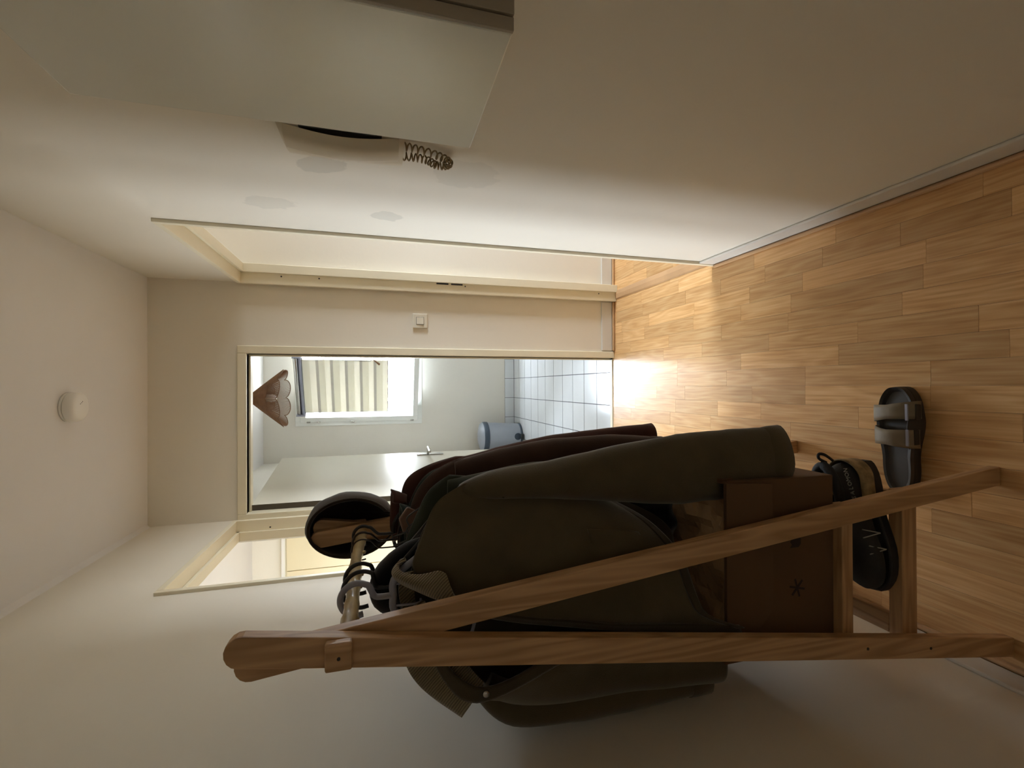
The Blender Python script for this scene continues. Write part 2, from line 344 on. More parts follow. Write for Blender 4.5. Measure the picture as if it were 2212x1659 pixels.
# tiled floor of the far room
ft = wallmesh('floor_far', [(-.81, 1.7, 2.66, YF, -.06, -.0010)], M_GROUT)
xs = [-.737]+[.083+.2105*k for k in range(-3, 6)]; ys = [2.676+.2053*k for k in range(0, 11)]+[YF-.006]
bm = BM(); box(bm, 0, 1, 0, 1, -.0012, 0); t0 = link('tile', bm, M_TILE, ft); tfirst = True
for i in range(len(xs)-1):
    for j in range(len(ys)-1):
        o = t0 if tfirst else bpy.data.objects.new('tile', t0.data)
        if not tfirst: C.objects.link(o); o.parent = ft
        tfirst = False
        o.location = (xs[i]+.0025, ys[j]+.003, random.uniform(-.0001, .0002)); o.scale = (xs[i+1]-xs[i]-.005, ys[j+1]-ys[j]-.006, 1)
bb = wallmesh('baseboard_far', [(-.737, 1.6, YF-.006, YF, 0, .104)], M_GROUT)
bm = BM(); box(bm, 0, 1, YF-.010, YF-.004, .004, .104); t0 = link('tile', bm, M_TILE, bb, bevel=0)
for i in range(len(xs)-1):
    o = t0 if i == 0 else bpy.data.objects.new('tile', t0.data)
    if i: C.objects.link(o); o.parent = bb
    o.location.x = xs[i]+.002; o.scale.x = xs[i+1]-xs[i]-.004

# baseboards with wooden quarter bead
def baseboard(name, x0, x1, y0, y1, side):
    bm = BM(); box(bm, x0, x1, y0, y1, .012, .085); o = struct(link(name, bm, M_TRIMG, bevel=.004))
    bm = BM()
    if side == 'x+': box(bm, x1, x1+.014, y0, y1, 0, .016)
    if side == 'x-': box(bm, x0-.014, x0, y0, y1, 0, .016)
    if side == 'y-': box(bm, x0, x1, y0-.014, y0, 0, .016)
    link('wood_bead', bm, M_BEAD, o, bevel=.006)
baseboard('baseboard_left', XL, XL+.010, -1.0, LY0-.03, 'x+')
baseboard('baseboard_right', XR-.010, XR, -1.0, RY0-.0, 'x-')
baseboard('baseboard_back', BX1+.045, XR-.012, YB-.010, YB, 'y-')
baseboard('baseboard_den', XR+WT+.005, 3.2, YB-.010, YB, 'y-')

# door frames (cream painted, with rebate)
def frame_x(name, xa, xb, y0, y1, zt, out):
    """lining of a doorway in a wall of constant x; out = +1/-1: side of the hall"""
    f = .034; rb = .014; bm = BM()
    hall = xa if out > 0 else xb
    x0, x1 = xa-.012, xb+.012
    mid = (x0*.55+x1*.45) if out > 0 else (x0*.45+x1*.55)
    box(bm, x0, x1, y0, y0+f*.6, 0, zt); box(bm, x0, x1, y1-f*.6, y1, 0, zt); box(bm, x0, x1, y0+f*.6, y1-f*.6, zt-f*.6, zt)
    # stop moulding on the room side half
    sx0, sx1 = (x0, mid) if out < 0 else (mid, x1)
    if out < 0: sx0, sx1 = mid, x1
    else: sx0, sx1 = x0, mid
    box(bm, sx0, sx1, y0+f*.6, y0+f*.6+rb, 0, zt-f*.6); box(bm, sx0, sx1, y1-f*.6-rb, y1-f*.6, 0, zt-f*.6); box(bm, sx0, sx1, y0+f*.6, y1-f*.6, zt-f*.6-rb, zt-f*.6)
    return struct(link(name, bm, M_TRIM, bevel=.002))
fr_r = frame_x('door_1', XR, XR+WT, RY0, RY1, RZ+.012, -1)
fr_l = frame_x('door_2', XL-WT, XL, LY0, LY1, LZ+.015, 1)
bm = BM(); cw = .040
box(bm, BX0-.022, BX0+.012, YB-.012, YB+WT+.012, 0, BZ+.042)
box(bm, BX1, BX1+cw, YB-.012, YB+WT+.012, 0, BZ+.042)
box(bm, BX0+.012, BX1, YB-.012, YB+WT+.012, BZ, BZ+.042)
box(bm, BX1-.010, BX1, YB+.03, YB+WT, 0, BZ); box(bm, BX0+.012, BX1-.01, YB+.03, YB+WT, BZ-.010, BZ)
fr_b = struct(link('door_3', bm, M_TRIM, bevel=.003))
for z0, z1 in ((1.045, 1.112), (.965, 1.030)):          # keeper slots in the far jamb of the right doorway
    bm = BM(); box(bm, XR+.034, XR+.050, RY1-.0225, RY1-.0200, z0, z1); link('keeper_slot', bm, M_DARK, fr_r)
for z in (1.9, 1.72, .95, .12):
    bm = BM(); lathe(bm, [(.004, 0), (.004, .0012)], (XR+.03, RY1-.0218, z), 10, 'y'); link('screw_head', bm, M_DARK, fr_r)
bm = BM(); lathe(bm, [(.004, 0), (.004, .0012)], (XL-.03, LY1-.0218, 1.95), 10, 'y'); link('screw_head', bm, M_DARK, fr_l)

# thresholds
bm = BM(); prism(bm, [(2.648, 0), (2.652, .006), (2.668, .007), (2.680, .004), (2.684, 0)], BX1-BX0-.02, 'x', BX0+.012); struct(link('trim_1', bm, M_TRIM))
bm = BM(); prism(bm, [(XR+.0, 0), (XR+.006, .006), (XR+.030, .008), (XR+.052, .005), (XR+.056, 0)], RY1-RY0-.04, 'y', RY0+.02); struct(link('trim_2', bm, M_BEAD, smooth=False))
# sill skirting strip joint along the left wall/ceiling
bm = BM(); prism(bm, [(XL, ZC), (XL+.016, ZC), (XL, ZC-.016)], 3.6, 'y', -.97); struct(link('trim_3', bm, M_CEIL))

# ------------------------------------------------------------------ window of the far room
def window(name, axis, a0, a1, z0, z1, p, d, mullion=None, inner=.05, surf=0, swing=0):
    """frame in plane axis=const p, d: direction into the room"""
    bm = BM()
    def bx(b, u0, u1, w0, w1, q0, q1):
        q0, q1 = min(q0, q1), max(q0, q1)
        if axis == 'y': box(b, u0, u1, q0, q1, w0, w1)
        else: box(b, q0, q1, u0, u1, w0, w1)
    o_ = surf
    bx(bm, a0-o_, a0+.012, z0-o_, z1+o_, p, p+d*.012); bx(bm, a1-.012, a1+o_, z0-o_, z1+o_, p, p+d*.012)
    bx(bm, a0+.012, a1-.012, z1-.012, z1+o_, p, p+d*.012); bx(bm, a0+.012, a1-.012, z0-o_, z0+.012, p, p+d*.012)
    bx(bm, a0, a0+.02, z0, z1, p, p-d*.10); bx(bm, a1-.02, a1, z0, z1, p, p-d*.10); bx(bm, a0, a1, z0, z0+.02, p, p-d*.10); bx(bm, a0, a1, z1-.02, z1, p, p-d*.10)
    W = struct(link(name, bm, M_PVC, bevel=.002))
    edges = [a0]+(mullion or [])+[a1]
    for i in range(len(edges)-1):
        u0, u1 = edges[i]+.006, edges[i+1]-.006; q0, q1 = p+d*.022, p-d*.05; f = inner
        b = BM(); bx(b, u0, u0+f, z0+.006, z1-.006, q0, q1); bx(b, u1-f, u1, z0+.006, z1-.006, q0, q1)
        bx(b, u0+f, u1-f, z0+.006, z0+.006+f, q0, q1); bx(b, u0+f, u1-f, z1-.006-f, z1-.006, q0, q1)
        sash = link('sash', b, M_PVC, W, bevel=.003)
        b = BM(); bx(b, u0+f, u1-f, z0+f, z1-f, p-d*.012, p-d*.016); link('pane', b, M_GLASS, sash)
        if swing and i == 0:                   # turned open on its hinges
            sash.matrix_world = Matrix.Translation((a0, p, 0)) @ Matrix.Rotation(swing, 4, 'Z') @ Matrix.Translation((-a0, -p, 0))
    return W
SWING = R(-24)
win = window('window_1', 'y', WX0, WX1, WZ0, WZ1, YF, -1, None, .05, surf=.040, swing=SWING)
for z in (2.09, 2.00, 1.68, 1.10):
    b = BM(); lathe(b, [(.006, -.012), (.008, -.008), (.008, .018), (.006, .022)], (WX0-.003, YF-.026, z), 10); link('hinge', b, M_METAL, win, True)
window('window_2', 'x', 2.35, 3.65, 1.0, 2.15, -3.6, 1, [3.0], .05)
window('window_added', 'x', -2.5, -1.9, 1.4, 2.1, 2.0, -1, None, .05)  # added window of the unseen rear room, brightens the hall
window('window_3', 'x', 1.45, 2.45, 1.1, 2.15, 3.2, -1, None, .05)

# day/night blind fixed to the open sash; parts in the sash's own frame (u, depth, z)
bl = thing('roller_blind', 'cream roller blind with darker horizontal bands half lowered over the bright window', 'blind', (WX0, YF, 0))
bl.rotation_euler.z = SWING
def bpart(name, bm, m, **k): return link(name, bm, m, bl, **k)
for q, (yy, zz, rr) in enumerate(((-.060, 2.163, .016), (-.052, 2.132, .013))):
    bm = BM(); lathe(bm, [(rr*.9, .113), (rr, .115), (rr, .690), (rr*.9, .692)], (0, 0, 0), 20, 'x')
    for v in bm.verts: v.co += Vector((0, yy, zz))
    bpart('roller', bm, M_GREYP if q else M_METAL, smooth=True)
bm = BM(); box(bm, .110, .695, -.036, -.028, 2.110, 2.190); bpart('headrail', bm, M_METAL, bevel=.003)
for x in (.102, .695):
    bm = BM(); box(bm, x, x+.008, -.085, -.026, 2.108, 2.192); bpart('bracket', bm, M_GREYP, bevel=.005)
xb0, xb1, zb, top = .118, .668, 1.346, 2.118
for k, zc in enumerate([1.985, 1.859, 1.729, 1.596, 1.467, zb]):
    bot = zc+(.012 if k < 5 else 0); mid = bot+(top-bot)*.45
    bm = BM(); box(bm, xb0, xb1, -.0345, -.0335, bot, mid); bpart('sheer_strip', bm, M_BLINDL)
    bm = BM(); box(bm, xb0, xb1, -.0355, -.0345, mid, top); bpart('sheer_strip', bm, M_BLINDM)
    if k < 5:
        bm = BM(); box(bm, xb0, xb1, -.037, -.034, zc-.012, zc+.012); bpart('dense_band', bm, M_BLINDD)
    top = zc-.012
bm = BM(); tube(bm, [(xb0+(xb1-xb0)*i/20, -.036+.001*sin(i*2), zb+.002*sin(i*1.7)) for i in range(21)], [.0012 if 4 < i < 15 and i % 5 == 0 else .0030 for i in range(21)], 8); bpart('hem_bar', bm, M_WIRE, smooth=True)
bm = BM(); tube(bm, spline([(.680, -.05, 2.12), (.676, -.05, 1.95), (.670, -.05, 1.75), (.664, -.05, 1.6), (.664, -.055, 1.52), (.682, -.06, 1.485)], 5), .0016, 6); bpart('pull_cord', bm, M_DRAW)
bm = BM(); tube(bm, [(.690, -.06, 1.490), (.672, -.06, 1.468), (.634, -.06, 1.425)], [.004, .006, .010], 8); bpart('cord_tassel', bm, M_RATTAN, smooth=True)

# ------------------------------------------------------------------ open door leaf
H0 = Vector((-.613, 2.690, 0)); dang = atan2(3.375-2.60, -.4535+.5824)
dl = thing('open_door', 'white gloss door standing open into the bright tiled room', 'door', H0)
dl.rotation_euler.z = dang-0
LW, LT, LH = .79, .040, 2.062
bm = BM(); box(bm, .002, LW, 0, LT, .008, LH); link('leaf', bm, M_DOOR, dl, bevel=.002)
bm = BM(); box(bm, 0, .002, .0, LT, .008, LH); link('hinge_edge', bm, M_DEDGE, dl)['label'] = 'dark edge of the door'  # hinge side in a darker tone than the leaf
for z in (1.83, 1.1, .25):
    bm = BM(); lathe(bm, [(.007, 0), (.008, .004), (.008, .066), (.007, .07)], (-.008, LT+.006, z), 12); box(bm, -.006, .03, LT, LT+.003, z, z+.07); link('hinge', bm, M_WIRE, dl)
bm = BM(); box(bm, LW-.075, LW-.040, -.006, 0, .975, 1.165); lp = link('handle_plate', bm, M_METAL, dl, bevel=.003)
bm = BM(); tube(bm, spline([(LW-.058, -.005, 1.085), (LW-.058, -.045, 1.085), (LW-.066, -.052, 1.085), (LW-.17, -.054, 1.083)], 5), .009, 10); link('lever', bm, M_METAL, dl, True)

# ------------------------------------------------------------------ pendant lamp
LC = Vector((-.082, 3.8, 0))
lamp = thing('pendant_lamp', 'woven rattan pendant lamp with scalloped rim hanging in the tiled room', 'lamp', (LC.x, LC.y, 2.5))
def lp_(name, bm, m, **k):
    o = link(name, bm, m, lamp, **k)
    for v in o.data.vertices: v.co += Vector((0, 0, -2.5))
    return o
NP = 8; zt, zb1 = 2.330, 2.100; r0, r1 = .032, .205
def shade(u, a):
    """u 0..1 along the slope, a angle: scalloped petals"""
    ph = (a*NP/(2*pi)) % 1.0; lobe = sin(pi*ph)**.6
    L = .93+.14*lobe; t = u*L
    r = r0+(r1-r0)*t*(1.0+.015*lobe); z = zt-(zt-zb1)*(t**1.02)*.93
    return Vector((r*cos(a), r*sin(a), z))
bm = BM(); NR = 190
for k in range(NR):
    a = 2*pi*k/NR; pts = [shade(u, a) for u in (0, .33, .66, 1)]
    tube(bm, pts, .0018, 4)
o = lp_('ribs', bm, M_RATTAN); o['kind'] = 'stuff'
bm = BM()
for k in range(NR):                      # inner weave, only the upper half is doubled
    a = 2*pi*(k+.5)/NR; tube(bm, [shade(u, a)+Vector((0, 0, -.004)) for u in (0, .3, .56)], .0012, 4)
o = lp_('weave', bm, M_RATTAN); o['kind'] = 'stuff'
bm = BM(); ps = [shade(1, 2*pi*k/160) for k in range(161)]; tube(bm, ps, .003, 6, cap=False); lp_('rim', bm, M_RATTAND, smooth=True)
bm = BM(); ps = [shade(.58, 2*pi*k/96) for k in range(97)]; tube(bm, ps, .0025, 6, cap=False); lp_('ring', bm, M_RATTAND, smooth=True)
bm = BM(); lathe(bm, [(.034, 2.326), (.034, 2.334), (.004, 2.336), (.004, 2.34)], (0, 0, 0), 20); lp_('collar', bm, M_RATTAND)
bm = BM(); tube(bm, [(0, 0, 2.33), (0, 0, 2.5)], .003, 8); lp_('cord', bm, M_WHITE)
bm = BM(); lathe(bm, [(.014, 2.32), (.02, 2.30), (.02, 2.27), (.017, 2.265)], (0, 0, 0), 16); lp_('socket', bm, M_WIRE)
bm = BM(); lathe(bm, [(.014, 2.265), (.026, 2.23), (.030, 2.20), (.026, 2.175), (.012, 2.160), (.003, 2.158)], (0, 0, 0), 20); lp_('bulb', bm, M_WHITE, smooth=True)

# ------------------------------------------------------------------ pedal bin
BC = Vector((-.525, 4.72, 0))
pb = thing('pedal_bin', 'grey pedal bin with slate blue lid ring beside the open door', 'bin', BC)
bm = BM(); lathe(bm, [(.120, .0), (.124, .01), (.130, .03), (.146, .34), (.146, .36), (.140, .36)], (0, 0, 0), 40); link('body', bm, M_BIN, pb, True)
bm = BM(); lathe(bm, [(.147, .352), (.154, .356), (.155, .395), (.148, .405)], (0, 0, 0), 40); link('lid_ring', bm, M_BINL, pb, True)
bm = BM(); lathe(bm, [(.148, .403), (.135, .422), (.09, .436), (.03, .441), (.005, .441)], (0, 0, 0), 40); link('lid', bm, M_BIN, pb, True)
bm = BM(); lathe(bm, [(.126, .0), (.132, .004), (.132, .018), (.126, .022)], (0, 0, 0), 40); link('base_ring', bm, M_BINL, pb, True)
bm = BM(); box(bm, -.022, .03, -.175, -.118, .012, .024); box(bm, -.026, .034, -.19, -.165, .008, .034); link('pedal', bm, M_BLACKP, pb, bevel=.004)
bm = BM(); lathe(bm, [(.036, -.128), (.036, -.1235)], (.004, -.006, .055), 20, 'y'); link('pedal_recess', bm, M_BINL, pb)

# ------------------------------------------------------------------ switch, smoke detector
sw = thing('light_switch', 'square white light switch on the wall beside the back doorway', 'switch', (.366, YB, 1.200))
bm = BM(); box(bm, -.041, .041, -.010, 0, -.041, .041); link('plate', bm, M_PHONE2, sw, bevel=.004)
bm = BM(); box(bm, -.021, .021, -.0115, -.009, -.021, .021); link('gap', bm, M_DARK, sw)
bm = BM(); v = box(bm, -.0195, .0195, -.0155, -.009, -.0195, .0195); v[4].co.y += .003; v[5].co.y += .003; link('rocker', bm, M_PHONE2, sw, bevel=.001)
sd = thing('smoke_detector', 'round white smoke detector on the hall ceiling', 'detector', (-.069, 2.045, ZC))
bm = BM(); lathe(bm, [(.050, 0), (.053, -.001), (.053, -.008), (.050, -.009)], (0, 0, 0), 40); link('base', bm, M_WHITE, sd, True)
bm = BM(); lathe(bm, [(.046, -.008), (.046, -.012)], (0, 0, 0), 40); link('gap', bm, M_DARK, sd)
bm = BM(); lathe(bm, [(.053, -.0115), (.054, -.014), (.053, -.030), (.049, -.040), (.040, -.0445), (.01, -.046), (.002, -.046)], (0, 0, 0), 40); link('cover', bm, M_WHITE, sd, True)
for k in range(3):
    bm = BM(); lathe(bm, [(.0016, -.0462), (.0016, -.0455)], (.012+.004*k, -.012+.006*k, 0), 8); link('vent', bm, M_DARK, sd)

# ------------------------------------------------------------------ meter cabinet and intercom (right wall)
PX, PY0, PY1, PZ0, PZ1 = .385, .487, .740, 1.270, 1.802
mc = thing('meter_cabinet', 'grey white wall cabinet hanging high on the right wall, very near', 'cabinet', (XR, (PY0+PY1)/2, PZ0))
bm = BM(); box(bm, PX-XR, 0, -.1265, .1265, 0, PZ1-PZ0); link('body', bm, M_PANEL, mc, bevel=.002)
bm = BM(); box(bm, PX-XR+.0, PX-XR+.015, -.1320, -.1266, 0, PZ1-PZ0); box(bm, PX-XR+.0165, -.002, -.1340, -.1266, 0.0, PZ1-PZ0); link('side_panel', bm, M_PANELD, mc, bevel=.001)['label'] = 'end panel with a vertical seam, taupe from painted-in shade'

ic = thing('intercom_handset', 'cream wall intercom half hidden behind the grey cabinet', 'intercom', (XR, 1.03, 1.362))
def rib(bm, prof, z0, z1, curve=0.0, nseg=16):
    """profile (y, xdepth) swept in z, bowed like a handset"""
    rings = []
    for i in range(nseg+1):
        t = i/nseg; b = curve*sin(pi*t); z = z0+(z1-z0)*t
        rings.append([bm.verts.new((-max(0.0, dx+b*(1 if dx > .004 else 0)), y+b*.35, z)) for y, dx in prof])
    n = len(prof)
    for i in range(nseg):
        for k in range(n-1): bm.faces.new((rings[i][k], rings[i][k+1], rings[i+1][k+1], rings[i+1][k]))
    bm.faces.new(rings[0]); bm.faces.new(rings[-1][::-1]); bmesh.ops.recalc_face_normals(bm, faces=bm.faces)
bm = BM(); rib(bm, [(.100, 0), (.099, .010), (.085, .018), (.055, .026), (.0, .032), (-.075, .032), (-.085, 0)], 0, .240, .003); link('base', bm, M_PHONE, ic, True)
bm = BM(); box(bm, -.036, -.031, -.07, .0, .045, .200); link('recess', bm, M_DARK, ic, bevel=.002)
bm = BM(); rib(bm, [(-.002, .034), (-.004, .050), (-.02, .056), (-.05, .056), (-.065, .050), (-.068, .034)], .012, .228, .010); link('handset', bm, M_PHONE, ic, True)
bm = BM(); path = spline([(-.014, .0, .004), (-.014, .006, -.030), (-.015, .020, -.075), (-.016, .040, -.104), (-.018, .056, -.100), (-.018, .060, -.078), (-.016, .046, -.055), (-.016, .040, -.025), (-.014, .046, .004)], 60)
pts = []; n = len(path)
for i, p in enumerate(path):
    t = (path[min(i+1, n-1)]-path[max(i-1, 0)]).normalized(); a = t.cross(Vector((1, 0, 0))).normalized(); b = t.cross(a); ph = i*2*pi/19
    pts.append(p+(a*cos(ph)+b*sin(ph))*.0080)
tube(bm, pts, .0019, 5); o = link('coiled_cord', bm, M_COIL, ic, True)

# ------------------------------------------------------------------ cupboard front seen through the left doorway
cb = thing('built_in_cupboard', 'pale yellow cupboard with flat doors seen through the left doorway', 'cupboard', (-1.9, 4.525, 0))
bm = BM(); box(bm, -.85, .85, -.045, 0, 0, 2.24); link('carcass', bm, M_TRIM, cb)
bm = BM(); box(bm, -.87, .87, -.058, -.0451, 2.228, 2.258); box(bm, .845, .87, -.058, -.0451, 0, 2.228); link('head_trim', bm, M_WHITE, cb, bevel=.002)
for k in range(3):
    bm = BM(); box(bm, -.84+k*.562, -.84+k*.562+.556, -.060, -.0452, .02, 2.215); d = link('door', bm, plain('pale_yellow_laminate', srgb(226, 214, 180), .4, .02, 4) if k == 0 else bpy.data.materials['pale_yellow_laminate'], cb, bevel=.002)
    bm = BM(); lathe(bm, [(.012, -.085), (.014, -.078), (.008, -.06)], (-.84+k*.562+.50, 0, 1.05), 14, 'y'); link('knob', bm, M_METAL, d, True)

# ------------------------------------------------------------------ coat rack
RK = (0, 0, 0)
rk = thing('coat_rack', 'pine clothes rack with crossed legs, two low shelves and a cane rail', 'rack', (-.40, .745, 0))
RO = Vector((-.40, .745, 0))
def rp(name, bm, m, par=None, **k):
    o = link(name, bm, m, par or rk, **k)
    for v in o.data.vertices: v.co -= RO
    return o
def leg(x0, x1t, y0, y1, ztop, wdt, m=None):
    """board whose centre line runs from (x0, 0) up to x at z=1.488; rounded top"""
    s = (x1t-x0)/1.488; d = Vector((s, 1)).normalized(); nrm = Vector((d.y, -d.x)); b = Vector((x0, 0))
    T = b+Vector((s, 1))*ztop; hw = wdt/2
    pts = []
    rgt0 = Vector((x0+hw/d.y, 0)); lft0 = Vector((x0-hw/d.y, 0))
    pts.append(tuple(lft0)); pts.append(tuple(rgt0))
    Tc = T-d*hw*1.0
    for k in range(9):
        a = -pi/2+pi*k/8
        q = Tc+nrm*(hw*cos(a+pi/2+pi/2)*-1 if False else hw*cos(pi*k/8))+d*(hw*.95*sin(pi*k/8))
        pts.append(tuple(q))
    bm = BM(); prism(bm, pts, y1-y0, 'y', y0)
    return rp('leg', bm, m or M_PINE, bevel=.0018)
A0, A1, B0, B1 = -.612, -.386, -.219, -.390
leg(A0, A1, .722, .744, 1.622, .044); leg(B0, B1, .7445, .7665, 1.615, .043)
leg(B0, B1, 1.300, 1.322, 1.590, .043); leg(A0, A1, 1.3225, 1.3445, 1.586, .044)
def xa(z, l): return (A0+(A1-A0)*z/1.488) if l == 'A' else (B0+(B1-B0)*z/1.488)
# blocks that hold the rail ends
for y0, y1 in ((.706, .722), (1.3445, 1.356)):
    bm = BM(); box(bm, -.407, -.367, y0, y1, 1.452, 1.489); rp('block', bm, M_PINE, bevel=.003)
bm = BM(); lathe(bm, [(.0025, .7045), (.0025, .7062)], (-.388, 0, 1.470), 10, 'y'); rp('bolt', bm, M_DARK)
# cane rail
bm = BM(); pts = []; rs = []
NODES = (.80, .86, .93, .985, 1.04, 1.12, 1.21, 1.28)
for i in range(60):
    y = .7665+(1.300-.7665)*i/59; bump = sum(math.exp(-((y-q)/.006)**2) for q in NODES)
    pts.append((-.384+.003*sin(y*9), y, 1.463+.002*sin(y*13))); rs.append(.0125+.0016*bump-.0007*sin(y*30))
tube(bm, pts, rs, 16); rail = rp('rail', bm, M_BAMB, smooth=True)
for q in (.80, .93, .99, 1.12, 1.21):
    bm = BM(); lathe(bm, [(.001, -.004), (.0035, -.003), (.0045, 0), (.003, .003)], (-.380, q, 1.4495), 10); rp('knot', bm, M_BAMB, rail, smooth=True)
# shelves
for zt_, hh, yb, name in ((.460, .030, .767, 'upper'), (.285, .045, .767, 'lower')):
    xl_ = xa(zt_, 'A')-.01; xr_ = xa(zt_, 'B')+.012
    bm = BM(); box(bm, xl_, xr_, yb, yb+.030, zt_-hh, zt_); rp('crossbar', bm, M_PINEX, bevel=.002)
    bm = BM(); box(bm, xl_, xr_, 1.270, 1.300, zt_-hh, zt_); rp('crossbar', bm, M_PINEX, bevel=.002)
    for k in range(4):
        x = xl_+.028+(xr_-xl_-.056)*k/3
        bm = BM(); box(bm, x-.022, x+.022, yb+.0305, 1.2695, zt_-.018, zt_-.001); rp('slat', bm, M_PINEY, bevel=.002)
for z in (.27, .45):
    bm = BM(); lathe(bm, [(.003, .7210), (.003, .7222)], (xa(z, 'A'), 0, z), 10, 'y'); rp('screw_head', bm, M_DARK)

# ------------------------------------------------------------------ cardboard box
cbx = thing('cardboard_box', 'open brown cardboard box on the upper shelf of the rack', 'box', (-.40, .95, .460))
CO = Vector((-.40, .95, .460)); cx0, cx1, cy0, cy1, cz0, cz1 = -.566, -.198, .788, 1.10, .460, .742
def cpart(name, bm, m, **k):
    o = link(name, bm, m, cbx, **k)
    for v in o.data.vertices: v.co -= CO
    return o
t = .004
for nm, b in (('front_wall', (cx0, cx1, cy0, cy0+t, cz0, cz1)), ('back_wall', (cx0, cx1, cy1-t, cy1, cz0, cz1)), ('side_wall', (cx0, cx0+t, cy0+t, cy1-t, cz0, cz1)),
              ('side_wall', (cx1-t, cx1, cy0+t, cy1-t, cz0, cz1)), ('bottom', (cx0+t, cx1-t, cy0+t, cy1-t, cz0, cz0+t))):
    bm = BM(); box(bm, *b); cpart(nm, bm, M_CARD, bevel=.001)
bm = BM(); prism(bm, [(cx0+.01, cz1), (cx1-.002, cz1), (cx1-.004, .642), (-.458, .642), (-.53, .700), (cx0+.02, .705)], -.004, 'y', cy0-.001)
for v in bm.verts: v.co.y -= (cz1-v.co.z)*.15
cpart('flap', bm, M_CARD)
bm = BM(); prism(bm, [(cx0, cz1), (cx1, cz1), (cx1-.02, cz1+.10), (cx0+.02, cz1+.10)], .004, 'y', cy1-.004); cpart('flap', bm, M_CARDL)['label'] = 'paler inner face of the raised flap'
bm = BM(); prism(bm, [(cy0+.01, cz1), (cy1-.01, cz1), (cy1-.03, cz1-.08), (cy0+.03, cz1-.08)], .004, 'x', cx1+.0005); cpart('flap', bm, M_CARD)
bm = BM()                                        # printed marks: a handling symbol and a snowflake-like stamp
prism(bm, [(-.346, .556), (-.346, .578), (-.340, .573), (-.334, .578), (-.328, .573), (-.322, .578), (-.322, .556), (-.328, .550), (-.340, .550)], -.0006, 'y', cy0-.0001); cpart('printed_symbol', bm, M_INK)
bm = BM()
for k in range(3):
    a = pi*k/3+.3; c_, s_ = cos(a)*.020, sin(a)*.020; nx, nz = -sin(a)*.0022, cos(a)*.0022
    prism(bm, [(-.432+c_+nx, .560+s_+nz), (-.432-c_+nx, .560-s_+nz), (-.432-c_-nx, .560-s_-nz), (-.432+c_-nx, .560+s_-nz)], -.0006-.0001*k, 'y', cy0-.0001)
cpart('printed_stamp', bm, M_INK)

pp = BM(); NG = 22; g_ = []
for j in range(NG+1):
    row = []
    for i in range(NG+1):
        x = cx0+.012+(cx1-cx0-.024)*i/NG; y = cy0+.012+(cy1-cy0-.024)*j/NG
        z = .708+.018*noise.noise(Vector((x*11, y*11, 2)))+.014*noise.noise(Vector((x*31, y*31, 5)))
        row.append(pp.verts.new((x, y, z)))
    g_.append(row)
for j in range(NG):
    for i in range(NG): pp.faces.new((g_[j][i], g_[j][i+1], g_[j+1][i+1], g_[j+1][i]))
o = tag(link('packing_paper', pp, M_CARDL, None, False), 'crumpled pale brown packing paper filling the open cardboard box', 'paper')
sd_ = o.modifiers.new('thickness', 'SOLIDIFY'); sd_.thickness = .002

# ------------------------------------------------------------------ hangers
def hanger(y, m, label, thick, zdrop, kind='plastic', shoulders=.15, drop=.105, lean=0.0, grp='hangers on the cane rail', bar=False, hookw=.029, xc=-.384):
    """hook round the rail, neck and sloping shoulders in the plane y"""
    zr = 1.463+.0135+thick
    t = thing('coat_hanger', label, 'hanger', (xc, y, zr), grp)
    bm = BM(); pts = []
    for k in range(13):
        a = R(200)-R(230)*k/12
        pts.append((hookw*cos(a)*1.0, lean*.1*cos(a), -hookw+hookw*sin(a)*1.0))
    pts += [(hookw*.75, 0, -hookw-.020), (.004, 0, -.058), (0, 0, -.068), (0, 0, -zdrop)]
    pts = spline(pts, 3)
    tube(bm, pts, thick, 8); link('hook', bm, m, t, True)
    bm = BM(); L = shoulders
    sh = spline([(-L, 0, -zdrop-drop), (-L*.55, 0, -zdrop-drop*.45), (-.035, 0, -zdrop-.006), (0, 0, -zdrop), (.035, 0, -zdrop-.006), (L*.55, 0, -zdrop-drop*.45), (L, 0, -zdrop-drop)], 5)
    tube(bm, sh, thick*1.15, 8); link('shoulder_bar', bm, m, t, True)
    if bar:
        bm = BM(); tube(bm, spline([(-L*.62, 0, -zdrop-drop*.55), (-L*.62, -.002, -zdrop-drop-.012), (L*.62, -.002, -zdrop-drop-.012), (L*.62, 0, -zdrop-drop*.55)], 8), thick*.6, 8); link('trouser_bar', bm, m, t, True)
        for sx in (-1, 1):
            bm = BM(); tube(bm, spline([(sx*.020, 0, -zdrop-.004), (sx*.020, -.001, -zdrop-.045), (sx*.012, -.001, -zdrop-.050)], 5), thick*.4, 6); link('strap_hook', bm, m, t, True)
    return t
hanger(.884, M_GREYP, 'thick grey plastic hanger nearest the camera, holding the olive jacket', .0058, .092, bar=True, drop=.135, shoulders=.14)
hanger(.925, M_BLACKP, 'black plastic hanger directly behind the grey one on the cane rail', .0042, .098, hookw=.034)
hanger(.978, M_BLACKP, 'black plastic hanger in the middle of the cane rail', .0042, .100, hookw=.030)
hanger(1.150, M_WIRE, 'thin dark wire hanger, third from the far end of the rail', .0018, .11, hookw=.024)
hanger(1.205, M_WIRE, 'brownish wire hanger, second from the far end of the rail', .0028, .11, hookw=.024)
hanger(1.258, M_BLACKP, 'black plastic hanger at the far end, beside the cap', .0040, .10, hookw=.024)

